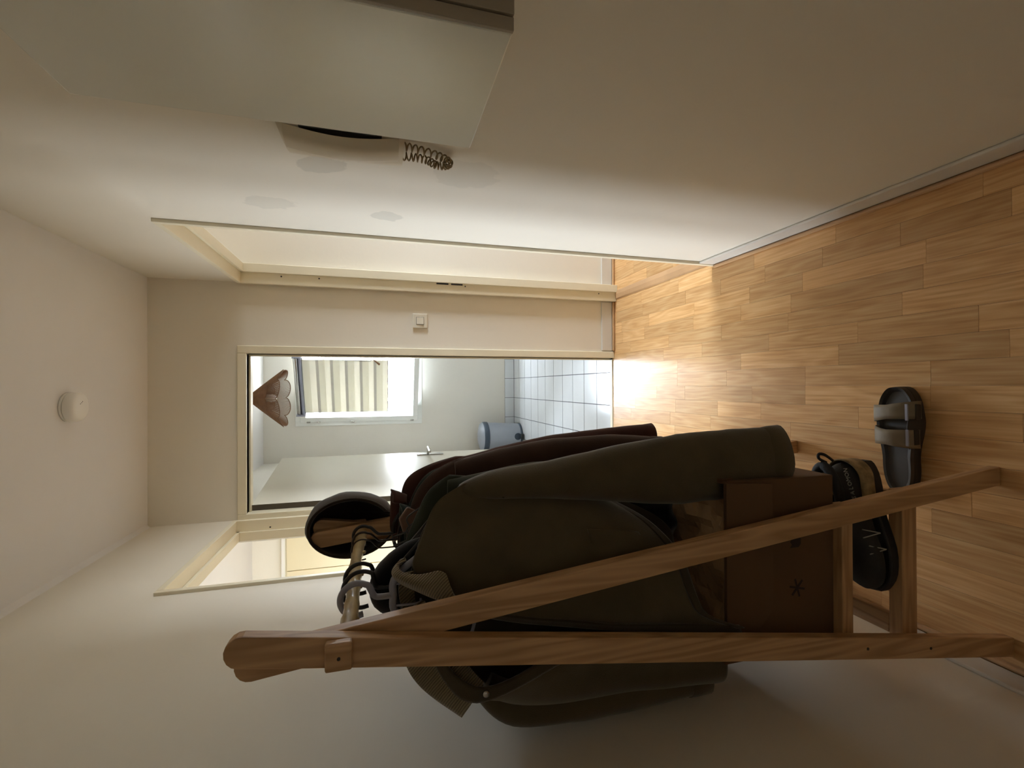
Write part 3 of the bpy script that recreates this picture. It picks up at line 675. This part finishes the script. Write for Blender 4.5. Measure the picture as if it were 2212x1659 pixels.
# ------------------------------------------------------------------ clothes
def fold(x, y, z, s, k): return noise.noise(Vector((x*k, y*k*.6+s*7.3, z*k*.35)))
def body_shell(name, par, mat, top, hem, yc, dtop, dhem, seed, amp=.012, na=44, nt=34, nf=5):
    """closed front+back garment body: top and hem are polylines (x, z[, dy]) read left to right"""
    bm = BM(); rows = []
    def pos(a, t, side):
        P = smoothpoly([(p[0], p[1], p[2] if len(p) > 2 else 0) for p in top], a); Q = smoothpoly([(p[0], p[1], p[2] if len(p) > 2 else 0) for p in hem], a)
        e = t**.85; x = P.x*(1-e)+Q.x*e; z = P.y*(1-t)+Q.y*t; dy = P.z*(1-t)+Q.z*t
        ed = max(0.0, 1-abs(2*a-1)**3)**.5; d = (dtop*(1-t)+dhem*t)*ed*min(1, (t*9+.02))**.5
        f = amp*(.25+t)*(sin(a*nf*2*pi+seed*1.7+1.3*sin(t*3+seed))*.6+fold(x*1.0, side*.3, z, seed, 9)*1.6)*ed
        return Vector((x, yc+dy+side*d+f, z))
    for side in (-1, 1):
        g = [[bm.verts.new(pos(i/na, j/nt, side)) for i in range(na+1)] for j in range(nt+1)]
        rows.append(g)
        for j in range(nt):
            for i in range(na): bm.faces.new((g[j][i], g[j][i+1], g[j+1][i+1], g[j+1][i]))
    bmesh.ops.remove_doubles(bm, verts=bm.verts, dist=.0012)
    bmesh.ops.recalc_face_normals(bm, faces=bm.faces)
    o = link(name, bm, mat, par, True); s = o.modifiers.new('thickness', 'SOLIDIFY'); s.thickness = .0025; s.offset = 0
    return o
def sleeve(par, mat, path, rx, ry, seed, cuff=.05, amp=.005, name='sleeve', up=(1, 0, 0)):
    """hollow sleeve, flattened tube; the last stretch becomes a cuff of its own"""
    P = spline(path, 8); m = len(P); bm = BM(); N = 28; rings = []
    for i, p in enumerate(P):
        t = i/(m-1); a_ = poly([(r, 0, 0) for r in rx], t).x; b_ = poly([(r, 0, 0) for r in ry], t).x
        tg = (P[min(i+1, m-1)]-P[max(i-1, 0)]).normalized(); u = Vector(up); u = (u-tg*u.dot(tg)).normalized(); v = tg.cross(u)
        ring = []
        for k in range(N):
            th = 2*pi*k/N
            w = 1+amp*8*noise.noise(Vector((cos(th)*1.4+seed, sin(th)*1.4, i*.16)))+amp*3*noise.noise(Vector((cos(th)*2+seed, sin(th)*2, i*.5)))
            ring.append(bm.verts.new(p+u*a_*w*cos(th)+v*b_*w*sin(th)))
        rings.append(ring)
    for i in range(m-1):
        for k in range(N): bm.faces.new((rings[i][k], rings[i][(k+1) % N], rings[i+1][(k+1) % N], rings[i+1][k]))
    bm.faces.new(rings[0])
    bmesh.ops.recalc_face_normals(bm, faces=bm.faces)
    o = link(name, bm, mat, par, True); s = o.modifiers.new('thickness', 'SOLIDIFY'); s.thickness = .003; s.offset = 0
    if cuff:
        bm = BM(); tg = (P[-1]-P[-4]).normalized(); L = cuff; a_ = rx[-1]; b_ = ry[-1]; rings = []
        for j, (q, w) in enumerate(((-1, 1.03), (-.9, 1.08), (-.5, 1.09), (0.1, 1.07), (.16, 1.0), (.05, .93))):
            ring = []
            for k in range(N):
                th = 2*pi*k/N; ww = w*(1+amp*10*noise.noise(Vector((cos(th)*1.5+seed*3, sin(th)*1.5, j*.3)))); u = Vector(up); u = (u-tg*u.dot(tg)).normalized(); v = tg.cross(u)
                ring.append(bm.verts.new(P[-1]+tg*L*q+u*a_*ww*cos(th)+v*b_*ww*sin(th)))
            rings.append(ring)
        for i in range(len(rings)-1):
            for k in range(N): bm.faces.new((rings[i][k], rings[i][(k+1) % N], rings[i+1][(k+1) % N], rings[i+1][k]))
        bmesh.ops.recalc_face_normals(bm, faces=bm.faces)
        c = link('cuff', bm, mat, par, True); s = c.modifiers.new('thickness', 'SOLIDIFY'); s.thickness = .003; s.offset = 0
    return o
def sheet(name, par, mat, rows, seed=0, amp=.004, nu=30, nv=30, th=.003):
    """cloth through rows of control points (each row the same length), smooth both ways"""
    bm = BM(); g = []
    for j in range(nv+1):
        v = j/nv; ctr = [smoothpoly([r[i] for r in rows], v) for i in range(len(rows[0]))]; line = []
        for i in range(nu+1):
            p = smoothpoly(ctr, i/nu); p = p+Vector((0, 1, 0))*amp*noise.noise(Vector((p.x*14+seed, p.z*6, seed)))*2
            line.append(bm.verts.new(p))
        g.append(line)
    for j in range(nv):
        for i in range(nu): bm.faces.new((g[j][i], g[j][i+1], g[j+1][i+1], g[j+1][i]))
    bmesh.ops.recalc_face_normals(bm, faces=bm.faces)
    o = link(name, bm, mat, par, True); s = o.modifiers.new('thickness', 'SOLIDIFY'); s.thickness = th; s.offset = 0
    return o
def collar(par, mat, y, xc, z, rx, ry, h, open_=1.0, tilt=0.0, flare=.3, name='collar', seed=0, th=.004):
    """stand collar: band open at the front (towards -y)"""
    bm = BM(); N = 30; rows = []
    for j in range(5):
        row = []
        for k in range(N+1):
            a = -pi/2+open_*.5+(2*pi-open_)*k/N; q = j/4
            w = 1+flare*q; row.append(bm.verts.new((xc+rx*w*cos(a), y+ry*w*sin(a), z+h*q+tilt*sin(a)+.004*noise.noise(Vector((a*2, j*.4, seed))))))
        rows.append(row)
    for j in range(4):
        for k in range(N): bm.faces.new((rows[j][k], rows[j][k+1], rows[j+1][k+1], rows[j+1][k]))
    o = link(name, bm, mat, par, True); s = o.modifiers.new('thickness', 'SOLIDIFY'); s.thickness = th; s.offset = 0
    return o
GG = 'coats and shirts hanging on the rack'
XM = -.384
# 1 farthest: maroon shirt
g = thing('maroon_shirt', 'dark maroon shirt, farthest of the hanging clothes, beside the cap', 'shirt', group=GG)
body_shell('body', g, M_MAROON, [(-.56, 1.215), (-.48, 1.285), (-.42, 1.36), (XM, 1.365), (-.30, 1.362), (-.245, 1.345), (-.212, 1.29), (-.192, 1.216)], [(-.59, .70), (-.50, .68), (XM, .67), (-.28, .68), (-.20, .70)], 1.262, .016, .030, 1)
sleeve(g, M_MAROON, [(-.222, 1.262, 1.235), (-.212, 1.256, 1.10), (-.190, 1.252, .95), (-.168, 1.248, .76), (-.152, 1.245, .62)], (.016, .040, .045, .042, .033), (.02, .03, .03, .026, .022), 2, .04)
sleeve(g, M_MAROON, [(-.545, 1.262, 1.200), (-.585, 1.262, 1.10), (-.60, 1.262, .90), (-.60, 1.262, .68)], (.022, .038, .036, .03), (.02, .03, .03, .025), 3, .04)
collar(g, M_MAROON, 1.245, -.335, 1.350, .052, .028, .035, 1.3, .004)
# 2 dark green shirt
g = thing('green_shirt', 'dark green shirt between the maroon shirt and the brown coat', 'shirt', group=GG)
body_shell('body', g, M_TEAL, [(-.56, 1.20), (-.48, 1.285), (-.42, 1.35), (XM, 1.355), (-.33, 1.352), (-.255, 1.322), (-.218, 1.285), (-.205, 1.225)], [(-.59, .66), (-.50, .64), (XM, .63), (-.28, .64), (-.21, .66)], 1.205, .016, .03, 4)
sleeve(g, M_TEAL, [(-.245, 1.205, 1.205), (-.215, 1.203, 1.10), (-.205, 1.2, .92), (-.205, 1.2, .66)], (.022, .040, .036, .03), (.02, .03, .03, .025), 5, .04)
collar(g, M_TEAL, 1.19, -.355, 1.335, .048, .028, .03, 1.2, .004)
# 3 brown coat with leather collar
g = thing('brown_coat', 'dark brown coat with leather collar and a dropped shoulder seam', 'coat', group=GG)
body_shell('body', g, M_BROWN, [(-.56, 1.18), (-.48, 1.27), (-.42, 1.34), (XM, 1.352), (-.32, 1.350), (-.255, 1.328), (-.208, 1.285), (-.180, 1.225)], [(-.60, .62), (-.50, .60), (XM, .59), (-.27, .60), (-.19, .62)], 1.145, .02, .036, 6)
sleeve(g, M_BROWN, [(-.212, 1.145, 1.235), (-.208, 1.140, 1.12), (-.198, 1.14, .98), (-.190, 1.14, .80), (-.192, 1.14, .66)], (.024, .048, .058, .055, .044), (.024, .036, .036, .03, .026), 7, .04)
sleeve(g, M_BROWN, [(-.545, 1.145, 1.17), (-.585, 1.145, 1.08), (-.60, 1.145, .88), (-.60, 1.145, .66)], (.026, .042, .042, .034), (.024, .034, .034, .028), 8, .04)
bm = BM(); prism(bm, [(-.345, 1.325), (-.300, 1.322), (-.285, 1.352), (-.312, 1.372), (-.345, 1.362)], .012, 'y', 1.122); link('leather_collar', bm, M_LEATHER, g, bevel=.004)
# 4 green jacket directly behind the olive one
g = thing('green_jacket', 'faded dark green cotton jacket directly behind the olive work jacket', 'jacket', group=GG)
body_shell('body', g, M_GREEN, [(-.57, 1.22), (-.50, 1.30), (-.43, 1.36), (XM, 1.366), (-.333, 1.358), (-.270, 1.332), (-.227, 1.308), (-.197, 1.265)], [(-.61, .755), (-.50, .748), (XM, .745), (-.29, .745), (-.24, .755)], 1.030, .02, .034, 9)
sleeve(g, M_GREEN, [(-.232, 1.03, 1.270), (-.234, 1.025, 1.20), (-.222, 1.02, 1.07), (-.220, 1.02, .90), (-.222, 1.0, .80)], (.024, .036, .045, .04, .034), (.024, .034, .034, .03, .026), 10, .04)
sleeve(g, M_GREEN, [(-.56, 1.03, 1.20), (-.60, 1.03, 1.10), (-.61, 1.03, .90), (-.61, 1.03, .70)], (.026, .036, .036, .034), (.024, .034, .034, .028), 11, .04)
# 5 black hooded sweater in front of it
g = thing('black_hoodie', 'black hooded sweater hanging on the black hanger in the middle of the rail', 'sweater', group=GG)
body_shell('body', g, M_BLACK, [(-.57, 1.18), (-.50, 1.29), (-.44, 1.365), (-.395, 1.395), (-.35, 1.375), (-.29, 1.32), (-.235, 1.235)], [(-.60, .755), (-.50, .745), (XM, .742), (-.30, .745), (-.24, .755)], .978, .022, .03, 12)
bm = BM()
for cx_, cz_, r_, yy in ((-.405, 1.375, .036, .955),):
    pts = [(-.440, .962, 1.335), (-.432, .955, 1.385), (-.398, .952, 1.405), (-.365, .955, 1.390), (-.335, .960, 1.350), (-.315, .965, 1.300)]
    tube(bm, spline(pts, 6), [.010, .014, .018, .020, .022, .022, .024, .026, .028, .030, .030, .030, .030, .030, .030, .030, .030, .030, .029, .028, .028, .027, .026, .025, .024, .022, .020, .018, .016, .013, .010], 14)
link('hood', bm, M_BLACK, g, True)
for s_, x2 in ((0, -.325), (1, -.30)):
    bm = BM(); tube(bm, spline([(-.36+.02*s_, 1.085, 1.385), (-.345+.02*s_, 1.08, 1.35), (x2, 1.085, 1.355), (x2+.02, 1.09, 1.325)], 6), .0018, 6); link('drawstring', bm, M_DRAW, g, True)

# 6 the olive work jacket, nearest
g = thing('olive_work_jacket', 'open olive canvas work jacket with corduroy collar, nearest the camera', 'jacket', group=GG)
YJ = .880
# back of the jacket
sheet('back', g, M_OLIVEIN, [[(-.585, .908, 1.235), (-.50, .908, 1.30), (-.43, .905, 1.352), (-.384, .904, 1.36), (-.33, .904, 1.352), (-.26, .904, 1.325), (-.195, .904, 1.262)],
    [(-.62, .91, 1.08), (-.51, .93, 1.08), (-.43, .925, 1.08), (-.384, .93, 1.08), (-.33, .93, 1.08), (-.27, .935, 1.10), (-.205, .93, 1.14)],
    [(-.64, .91, .86), (-.52, .935, .86), (-.43, .93, .86), (-.384, .935, .86), (-.33, .935, .86), (-.28, .94, .90), (-.235, .95, .985)],
    [(-.645, .90, .75), (-.53, .93, .75), (-.43, .925, .755), (-.384, .93, .76), (-.33, .935, .77), (-.29, .94, .82), (-.255, .955, .900)]], 3, .006)
# right front panel (towards the middle of the hall) with its wavy front edge
sheet('front_panel', g, M_OLIVE, [[(-.352, .862, 1.345), (-.318, .864, 1.356), (-.267, .870, 1.334), (-.216, .880, 1.308), (-.187, .894, 1.258)],
    [(-.385, .812, 1.27), (-.335, .815, 1.27), (-.285, .825, 1.26), (-.235, .852, 1.225), (-.185, .902, 1.175)],
    [(-.420, .784, 1.12), (-.352, .800, 1.12), (-.290, .810, 1.12), (-.235, .840, 1.11), (-.190, .905, 1.09)],
    [(-.452, .778, .93), (-.378, .790, .955), (-.302, .812, .975), (-.248, .860, .99), (-.208, .925, 1.01)],
    [(-.481, .774, .725), (-.441, .779, .815), (-.350, .795, .848), (-.285, .865, .880), (-.240, .940, .955)]], 8, .007, 36, 44)
# stitched hem and front facing
sheet('placket', g, M_OLIVEIN, [[(-.372, .860, 1.335), (-.352, .866, 1.345)], [(-.402, .818, 1.26), (-.384, .810, 1.27)], [(-.436, .790, 1.11), (-.419, .782, 1.12)], [(-.470, .784, .93), (-.451, .776, .94)], [(-.503, .780, .712), (-.480, .773, .723)]], 8, .007, 4, 44, .004)
sheet('hem_band', g, M_OLIVEIN, [[(-.483, .771, .732), (-.441, .775, .820), (-.350, .791, .853), (-.285, .861, .885), (-.240, .936, .960)], [(-.487, .774, .712), (-.445, .778, .800), (-.353, .794, .833), (-.288, .864, .866), (-.243, .939, .942)]], 8, .007, 36, 4, .005)
# left front panel by the wall
sheet('front_panel', g, M_OLIVE, [[(-.600, .900, 1.225), (-.560, .885, 1.27), (-.515, .872, 1.315), (-.475, .865, 1.345), (-.425, .865, 1.350)],
    [(-.635, .885, 1.14), (-.600, .850, 1.17), (-.575, .825, 1.20), (-.555, .808, 1.235), (-.535, .795, 1.262)],
    [(-.648, .875, .98), (-.605, .830, 1.00), (-.565, .810, 1.02), (-.520, .800, 1.04), (-.485, .795, 1.06)],
    [(-.650, .870, .80), (-.610, .825, .80), (-.570, .808, .82), (-.530, .800, .84), (-.500, .795, .86)],
    [(-.652, .865, .725), (-.615, .820, .725), (-.575, .805, .728), (-.535, .797, .73), (-.505, .792, .733)]], 5, .006, 30, 40)
sheet('placket', g, M_OLIVEIN, [[(-.425, .863, 1.350), (-.415, .868, 1.352)], [(-.540, .785, 1.268), (-.515, .782, 1.255)], [(-.490, .782, 1.06), (-.465, .780, 1.06)], [(-.503, .782, .86), (-.480, .782, .86)]], 5, .003, 4, 36, .004)
for (x, y, z) in ((-.524, .776, 1.240), (-.478, .776, 1.030)):
    bm = BM(); lathe(bm, [(.0015, -.004), (.0055, -.003), (.0060, .0), (.003, .003)], (x, y, z), 14, 'y'); link('snap_button', bm, M_METAL, g, True)
sleeve(g, M_OLIVE, [(-.203, .898, 1.262), (-.196, .892, 1.200), (-.190, .886, 1.08), (-.184, .878, .94), (-.180, .860, .80), (-.170, .848, .68), (-.157, .835, .558)], (.010, .027, .037, .056, .072, .072, .060), (.018, .040, .048, .048, .046, .044, .036), 12, .045, .006)
sleeve(g, M_OLIVE, [(-.590, .895, 1.215), (-.622, .880, 1.16), (-.628, .870, 1.04), (-.630, .870, .90), (-.632, .87, .74)], (.024, .036, .038, .038, .034), (.028, .040, .042, .04, .036), 13, .045, .005)
# corduroy collar: a band folded over, wide open
sheet('collar', g, M_CORDUROY, [[(-.321, .885, 1.367), (-.323, .875, 1.380), (-.326, .862, 1.382), (-.332, .848, 1.375), (-.333, .835, 1.354), (-.327, .822, 1.333), (-.320, .812, 1.315), (-.325, .806, 1.303)],
    [(-.325, .890, 1.376), (-.334, .876, 1.388), (-.334, .856, 1.389), (-.336, .836, 1.375), (-.341, .820, 1.352), (-.342, .807, 1.331), (-.340, .798, 1.310), (-.343, .796, 1.297)],
    [(-.337, .892, 1.374), (-.349, .885, 1.386), (-.350, .866, 1.382), (-.350, .846, 1.368), (-.358, .830, 1.345), (-.362, .814, 1.326), (-.366, .800, 1.303), (-.363, .797, 1.288)],
    [(-.350, .896, 1.366), (-.366, .895, 1.372), (-.366, .882, 1.370), (-.366, .862, 1.356), (-.372, .842, 1.332), (-.376, .824, 1.310), (-.378, .806, 1.288), (-.372, .800, 1.272)]], 2, .002, 40, 18, .007)
sheet('collar_band', g, M_CORDUROY, [[(-.350, .893, 1.376), (-.384, .896, 1.380), (-.420, .893, 1.372), (-.455, .886, 1.352)], [(-.350, .898, 1.350), (-.384, .900, 1.352), (-.420, .898, 1.346), (-.455, .892, 1.328)]], 4, .002, 24, 8, .006)
sheet('collar', g, M_CORDUROY, [[(-.430, .885, 1.378), (-.465, .876, 1.380), (-.506, .860, 1.367), (-.531, .845, 1.347), (-.553, .828, 1.316), (-.576, .806, 1.276)],
    [(-.402, .872, 1.352), (-.43, .868, 1.342), (-.470, .856, 1.312), (-.500, .836, 1.290), (-.520, .812, 1.268), (-.528, .792, 1.250)],
    [(-.40, .882, 1.335), (-.43, .882, 1.325), (-.468, .872, 1.298), (-.492, .850, 1.275), (-.510, .825, 1.255), (-.515, .797, 1.240)]], 6, .003, 40, 12, .006)
sheet('pocket', g, M_OLIVE, [[(-.345, .797, 1.02), (-.275, .818, 1.03)], [(-.355, .793, .93), (-.285, .820, .95)], [(-.360, .791, .89), (-.295, .828, .915)]], 8, .006, 14, 18, .004)
sheet('label_patch', g, M_OLIVEIN, [[(-.240, .868, 1.215), (-.215, .875, 1.205)], [(-.245, .862, 1.19), (-.218, .872, 1.18)]], 1, .0, 4, 4, .003)
bm = BM(); tube(bm, [(-.200, .884, 1.256), (-.196, .870, 1.235), (-.200, .862, 1.205), (-.212, .858, 1.185)], .0035, 6); link('armhole_seam', bm, M_OLIVEIN, g, True)

# ------------------------------------------------------------------ cap on the far leg tops
hat = thing('felt_cap', 'dark brown cap hung over the far leg tips of the rack', 'hat', (-.366, 1.34, 1.49))
bm = BM(); cc = Vector((-.373, 1.345, 1.489)); NU, NV = 40, 22; g_ = []
for j in range(NV+1):
    v = pi*.5*j/NV*1.35; row = []
    for i in range(NU+1):
        hg = R(30)*max(0.0, 1-j/8); a = -pi/2+hg+(2*pi-2*hg)*i/NU
        # ellipsoid whose open side faces -y; angle a runs round the y axis, v from the rim to the back pole
        vv = -.45+(pi/2+.45)*j/NV
        rr = max(.004, cos(vv))
        x = .084*rr*cos(a); z = .116*rr*sin(a); y = .115*sin(vv)
        wob = 1+.05*noise.noise(Vector((x*20, y*20, z*20)))
        p = cc+Vector((x*wob, y, z*wob)); row.append(bm.verts.new(p))
    g_.append(row)
for j in range(NV):
    for i in range(NU): bm.faces.new((g_[j][i], g_[j][i+1], g_[j+1][i+1], g_[j+1][i]))
bmesh.ops.recalc_face_normals(bm, faces=bm.faces)
o = link('crown', bm, M_HAT, hat, True); s = o.modifiers.new('thickness', 'SOLIDIFY'); s.thickness = .004
for v in o.data.vertices: v.co -= hat.location
bm = BM(); rim = []
for i in range(NU+1):
    a = R(-60)+R(300)*i/NU; rr = cos(-.45); p = cc+Vector((.084*rr*cos(a), -.115*sin(.45), .116*rr*sin(a))); rim.append(p-hat.location)
tube(bm, rim, .0045, 8); link('band', bm, M_HAT, hat, True)

# ------------------------------------------------------------------ sneakers on the lower shelf
def sneaker(loc, rotz, label, text=True):
    t = thing('sneaker', label, 'shoe', loc, 'black sneakers on the lower shelf'); t.rotation_euler.z = rotz
    L = .292; bm = BM(); NS = 26; N = 22; rings = []
    prof_h = [(.090, 0, 0), (.100, 0, 0), (.104, 0, 0), (.100, 0, 0), (.096, 0, 0), (.086, 0, 0), (.070, 0, 0), (.060, 0, 0), (.050, 0, 0), (.030, 0, 0)]
    prof_w = [(.034, 0, 0), (.038, 0, 0), (.038, 0, 0), (.036, 0, 0), (.038, 0, 0), (.046, 0, 0), (.053, 0, 0), (.055, 0, 0), (.052, 0, 0), (.040, 0, 0)]
    for i in range(NS+1):
        q = .5-.5*cos(pi*i/NS); x = q*L; ef = max(.02, 1-abs(2*q-1)**7)**.45; h_ = smoothpoly(prof_h, q).x*(.45+.55*ef); w_ = smoothpoly(prof_w, q).x*ef; ring = []
        for k in range(N):
            a = 2*pi*k/N; cy_, sy_ = cos(a), sin(a)
            yy = w_*abs(cy_)**.7*(1 if cy_ > 0 else -1); zz = .022+(h_*.5)*(1+sy_*(abs(sy_)**-.15 if abs(sy_) > .01 else 1))
            if sy_ > 0: yy *= 1-.35*sy_*(1-q*.3)
            ring.append(bm.verts.new((-x, yy, zz)))
        rings.append(ring)
    for i in range(NS):
        for k in range(N): bm.faces.new((rings[i][k], rings[i][(k+1) % N], rings[i+1][(k+1) % N], rings[i+1][k]))
    bm.faces.new(rings[0]); bm.faces.new(rings[-1]); bmesh.ops.recalc_face_normals(bm, faces=bm.faces)
    link('upper', bm, M_SHOE, t, True)
    def outline(g_, n=40):
        out = []
        for k in range(n):
            a = 2*pi*k/n; q = .5-.5*cos(a); w_ = smoothpoly(prof_w, q).x+g_; out.append((-q*(L+2*g_)+g_, w_*(1 if sin(a) >= 0 else -1)*min(1, abs(sin(a))**.35+0)))
        return out
    bm = BM(); prism(bm, outline(.004), .026, 'z', 0); link('sole', bm, M_SOLE, t, bevel=.004)
    bm = BM(); tube(bm, spline([(.006, 0, .098), (.020, 0, .120), (.022, .003, .134), (.012, .002, .136), (.002, 0, .118)], 5), .0035, 6); link('heel_loop', bm, M_SHOE, t, True)
    bm = BM(); rows = []                                  # patterned panel round the heel
    for j in range(6):
        row = []
        for k in range(25):
            a = -2.0+4.0*k/24; zz = .030+.050*j/5-.012*abs(a)/2*j/5; ww = .0405+.003*sin(pi*j/5)
            xx = (-.036+.043*cos(a)) if abs(a) < pi/2 else -.036-.075*(abs(a)-pi/2)/(2.0-pi/2)*.9
            row.append(bm.verts.new((xx, ww*(sin(a) if abs(a) < pi/2 else math.copysign(1, a))*1.0, zz)))
        rows.append(row)
    for j in range(5):
        for k in range(24): bm.faces.new((rows[j][k], rows[j][k+1], rows[j+1][k+1], rows[j+1][k]))
    o = link('heel_panel', bm, M_CAMO, t, True); o['label'] = 'tan and brown camouflage heel panel'; q_ = o.modifiers.new('thickness', 'SOLIDIFY'); q_.thickness = .003; q_.offset = 0
    bm = BM(); pts = []                                   # padded collar round the ankle opening
    for k in range(33):
        a = 2*pi*k/32; pts.append((-.058+.052*cos(a), .026*sin(a), .116+.012*cos(a)+.006*abs(sin(a))))
    tube(bm, pts, .011, 10, cap=False); link('ankle_collar', bm, M_SHOE, t, True)
    bm = BM(); lathe(bm, [(.040, .119), (.036, .104), (.008, .102)], (0, 0, 0), 24)
    for v in bm.verts: v.co = Vector((-.058+v.co.x*1.15, v.co.y*.62, v.co.z))
    link('lining', bm, M_CAMO, t, True)['label'] = 'tan and brown camouflage lining'
    bm = BM(); prism(bm, [(-.062, -.020), (-.062, .020), (-.118, .023), (-.190, .020), (-.200, 0), (-.190, -.020), (-.118, -.023)], .012, 'z', .100)
    for v in bm.verts: v.co.z = v.co.z+.34*(v.co.x+.10)
    tg = link('tongue', bm, M_CAMO, t, bevel=.004)
    for k in range(5):
        xx = -.112-k*.020; zz = .1155-.30*(.012+k*.020)
        bm = BM(); tube(bm, [(xx, -.022, zz-.006), (xx-.004, 0, zz+.002), (xx, .022, zz-.006)], .0022, 6); link('lace', bm, M_BLACKP, tg, True)
    for k in range(3):                                    # pale V shaped lace loops on the near side
        xx = -.120-k*.036; zt_ = .085-.010*k
        for dx in (-.007, .007):
            bm = BM(); tube(bm, [(xx, -.051-.002*k, zt_-.030), (xx+dx*1.3, -.038-.004*k, zt_+.008)], .0014, 5); link('lace_loop', bm, M_REFL, t)
    if text:
        word = 'SALOMON'; verts = []; faces = []
        for i, ch in enumerate(word):
            cu = bpy.data.curves.new('t', 'FONT'); cu.body = ch; cu.size = .013; cu.extrude = .0004; cu.align_x = 'CENTER'; cu.resolution_u = 2
            ob = bpy.data.objects.new('t', cu); C.objects.link(ob); me = bpy.data.meshes.new_from_object(ob.evaluated_get(bpy.context.evaluated_depsgraph_get()))
            bpy.data.objects.remove(ob)
            px = -.075+i*.0102; pz = .092+.002*i+.0; pyy = -.0385+.0006*i
            base = len(verts)
            for v in me.vertices: verts.append((px+v.co.x, pyy-v.co.z+(v.co.y)*.30-.004, pz+v.co.y*.95))
            for p in me.polygons: faces.append([base+q for q in p.vertices])
        me = bpy.data.meshes.new('lettering'); me.from_pydata(verts, [], faces); o = bpy.data.objects.new('lettering', me); C.objects.link(o); o.parent = t; me.materials.append(M_REFL)
    return t
sneaker((-.186, .852, .284), R(6), 'black sneaker with tan camouflage lining, toe to the wall, nearer of the pair')
sneaker((-.250, .965, .284), R(5), 'black sneaker behind the other on the lower shelf of the rack', text=False)

# ------------------------------------------------------------------ sandal on the floor
sa = thing('sandal', 'dark two-strap slip-on sandal standing alone on the wood floor', 'sandal', (-.146, .945, 0)); sa.rotation_euler.z = R(1)
def foot(q, side):
    up = [(.044, 0, 0), (.050, 0, 0), (.050, 0, 0), (.050, 0, 0), (.045, 0, 0), (.038, 0, 0), (.035, 0, 0), (.038, 0, 0), (.040, 0, 0), (.040, 0, 0)]
    return smoothpoly(up, q).x*side
LS = .285
def solepts(g_, n=96):
    out = []
    for k in range(n):
        a = 2*pi*k/n; q = .5-.5*cos(a); w_ = abs(foot(q, 1)); out.append((.135-q*LS+g_*cos(a), (w_+g_)*(1 if sin(a) >= 0 else -1)*abs(sin(a))**.62+.004*sin(q*3)))
    return out
bm = BM(); prism(bm, solepts(.004), .030, 'z', 0)
link('sole', bm, M_SAND, sa, bevel=.006, seg=3)
bm = BM(); A_ = [bm.verts.new((x, y, .030)) for x, y in solepts(.004)]; B_ = [bm.verts.new((x, y, .041+.006*max(0, (x-.07)/.07))) for x, y in solepts(.002)]; C_ = [bm.verts.new((x, y, .040)) for x, y in solepts(-.005)]; D_ = [bm.verts.new((x, y, .033)) for x, y in solepts(-.010)]
for P_, Q_ in ((A_, B_), (B_, C_), (C_, D_)):
    for k in range(96): bm.faces.new((P_[k], P_[(k+1) % 96], Q_[(k+1) % 96], Q_[k]))
bm.faces.new(D_); bmesh.ops.recalc_face_normals(bm, faces=bm.faces); link('footbed', bm, M_FOOTB, sa)
def strap(xc_, w_, h_, skew, hw):
    bm = BM(); rows = []
    for i in range(21):
        a = pi*i/20; y = -hw*cos(a); z = .030+h_*sin(a)**.75
        rows.append([bm.verts.new((xc_+skew*cos(a)+e*w_/2*(1+.25*abs(cos(a))), y, z-(abs(e) > .9)*.0015)) for e in (-1, -.5, 0, .5, 1)])
    for i in range(20):
        for k in range(4): bm.faces.new((rows[i][k], rows[i][k+1], rows[i+1][k+1], rows[i+1][k]))
    o = link('strap', bm, M_STRAP, sa, True); s = o.modifiers.new('thickness', 'SOLIDIFY'); s.thickness = .0035; s.offset = 1
    return o
s1 = strap(.070, .038, .046, .006, .052); s2 = strap(.002, .040, .052, -.004, .047)
bm = BM(); rows = []
for j in range(7):
    row = []
    for k in range(21):
        q = k/20; x = .100-q*.135; top = .028+.034*sin(pi*q)**.5-.010*sin(pi*q*2)**2*.6; qs = (.135-x)/LS; yw = abs(foot(qs, 1))*(4*qs*(1-qs))**.31+.0052
        row.append(bm.verts.new((x, -yw+.004*sin(qs*3)+.010*(j/6)**2, .012+(top-.012)*j/6)))
    rows.append(row)
for j in range(6):
    for k in range(20): bm.faces.new((rows[j][k], rows[j][k+1], rows[j+1][k+1], rows[j+1][k]))
o = link('side_panel', bm, M_SAND, sa, True); q_ = o.modifiers.new('thickness', 'SOLIDIFY'); q_.thickness = .003
for sx, par in ((.070, s1), (.002, s2)):                     # side tabs and buckle bars on the near side
    bm = BM(); box(bm, sx-.020, sx+.022, -.0555 if sx > .05 else -.0505, -.0515 if sx > .05 else -.0465, .030, .050); link('side_tab', bm, M_SAND, par, bevel=.003)
    bm = BM(); box(bm, sx-.022, sx+.022, -.048, -.041, .066, .070); link('buckle', bm, M_GREYP, par, bevel=.001)
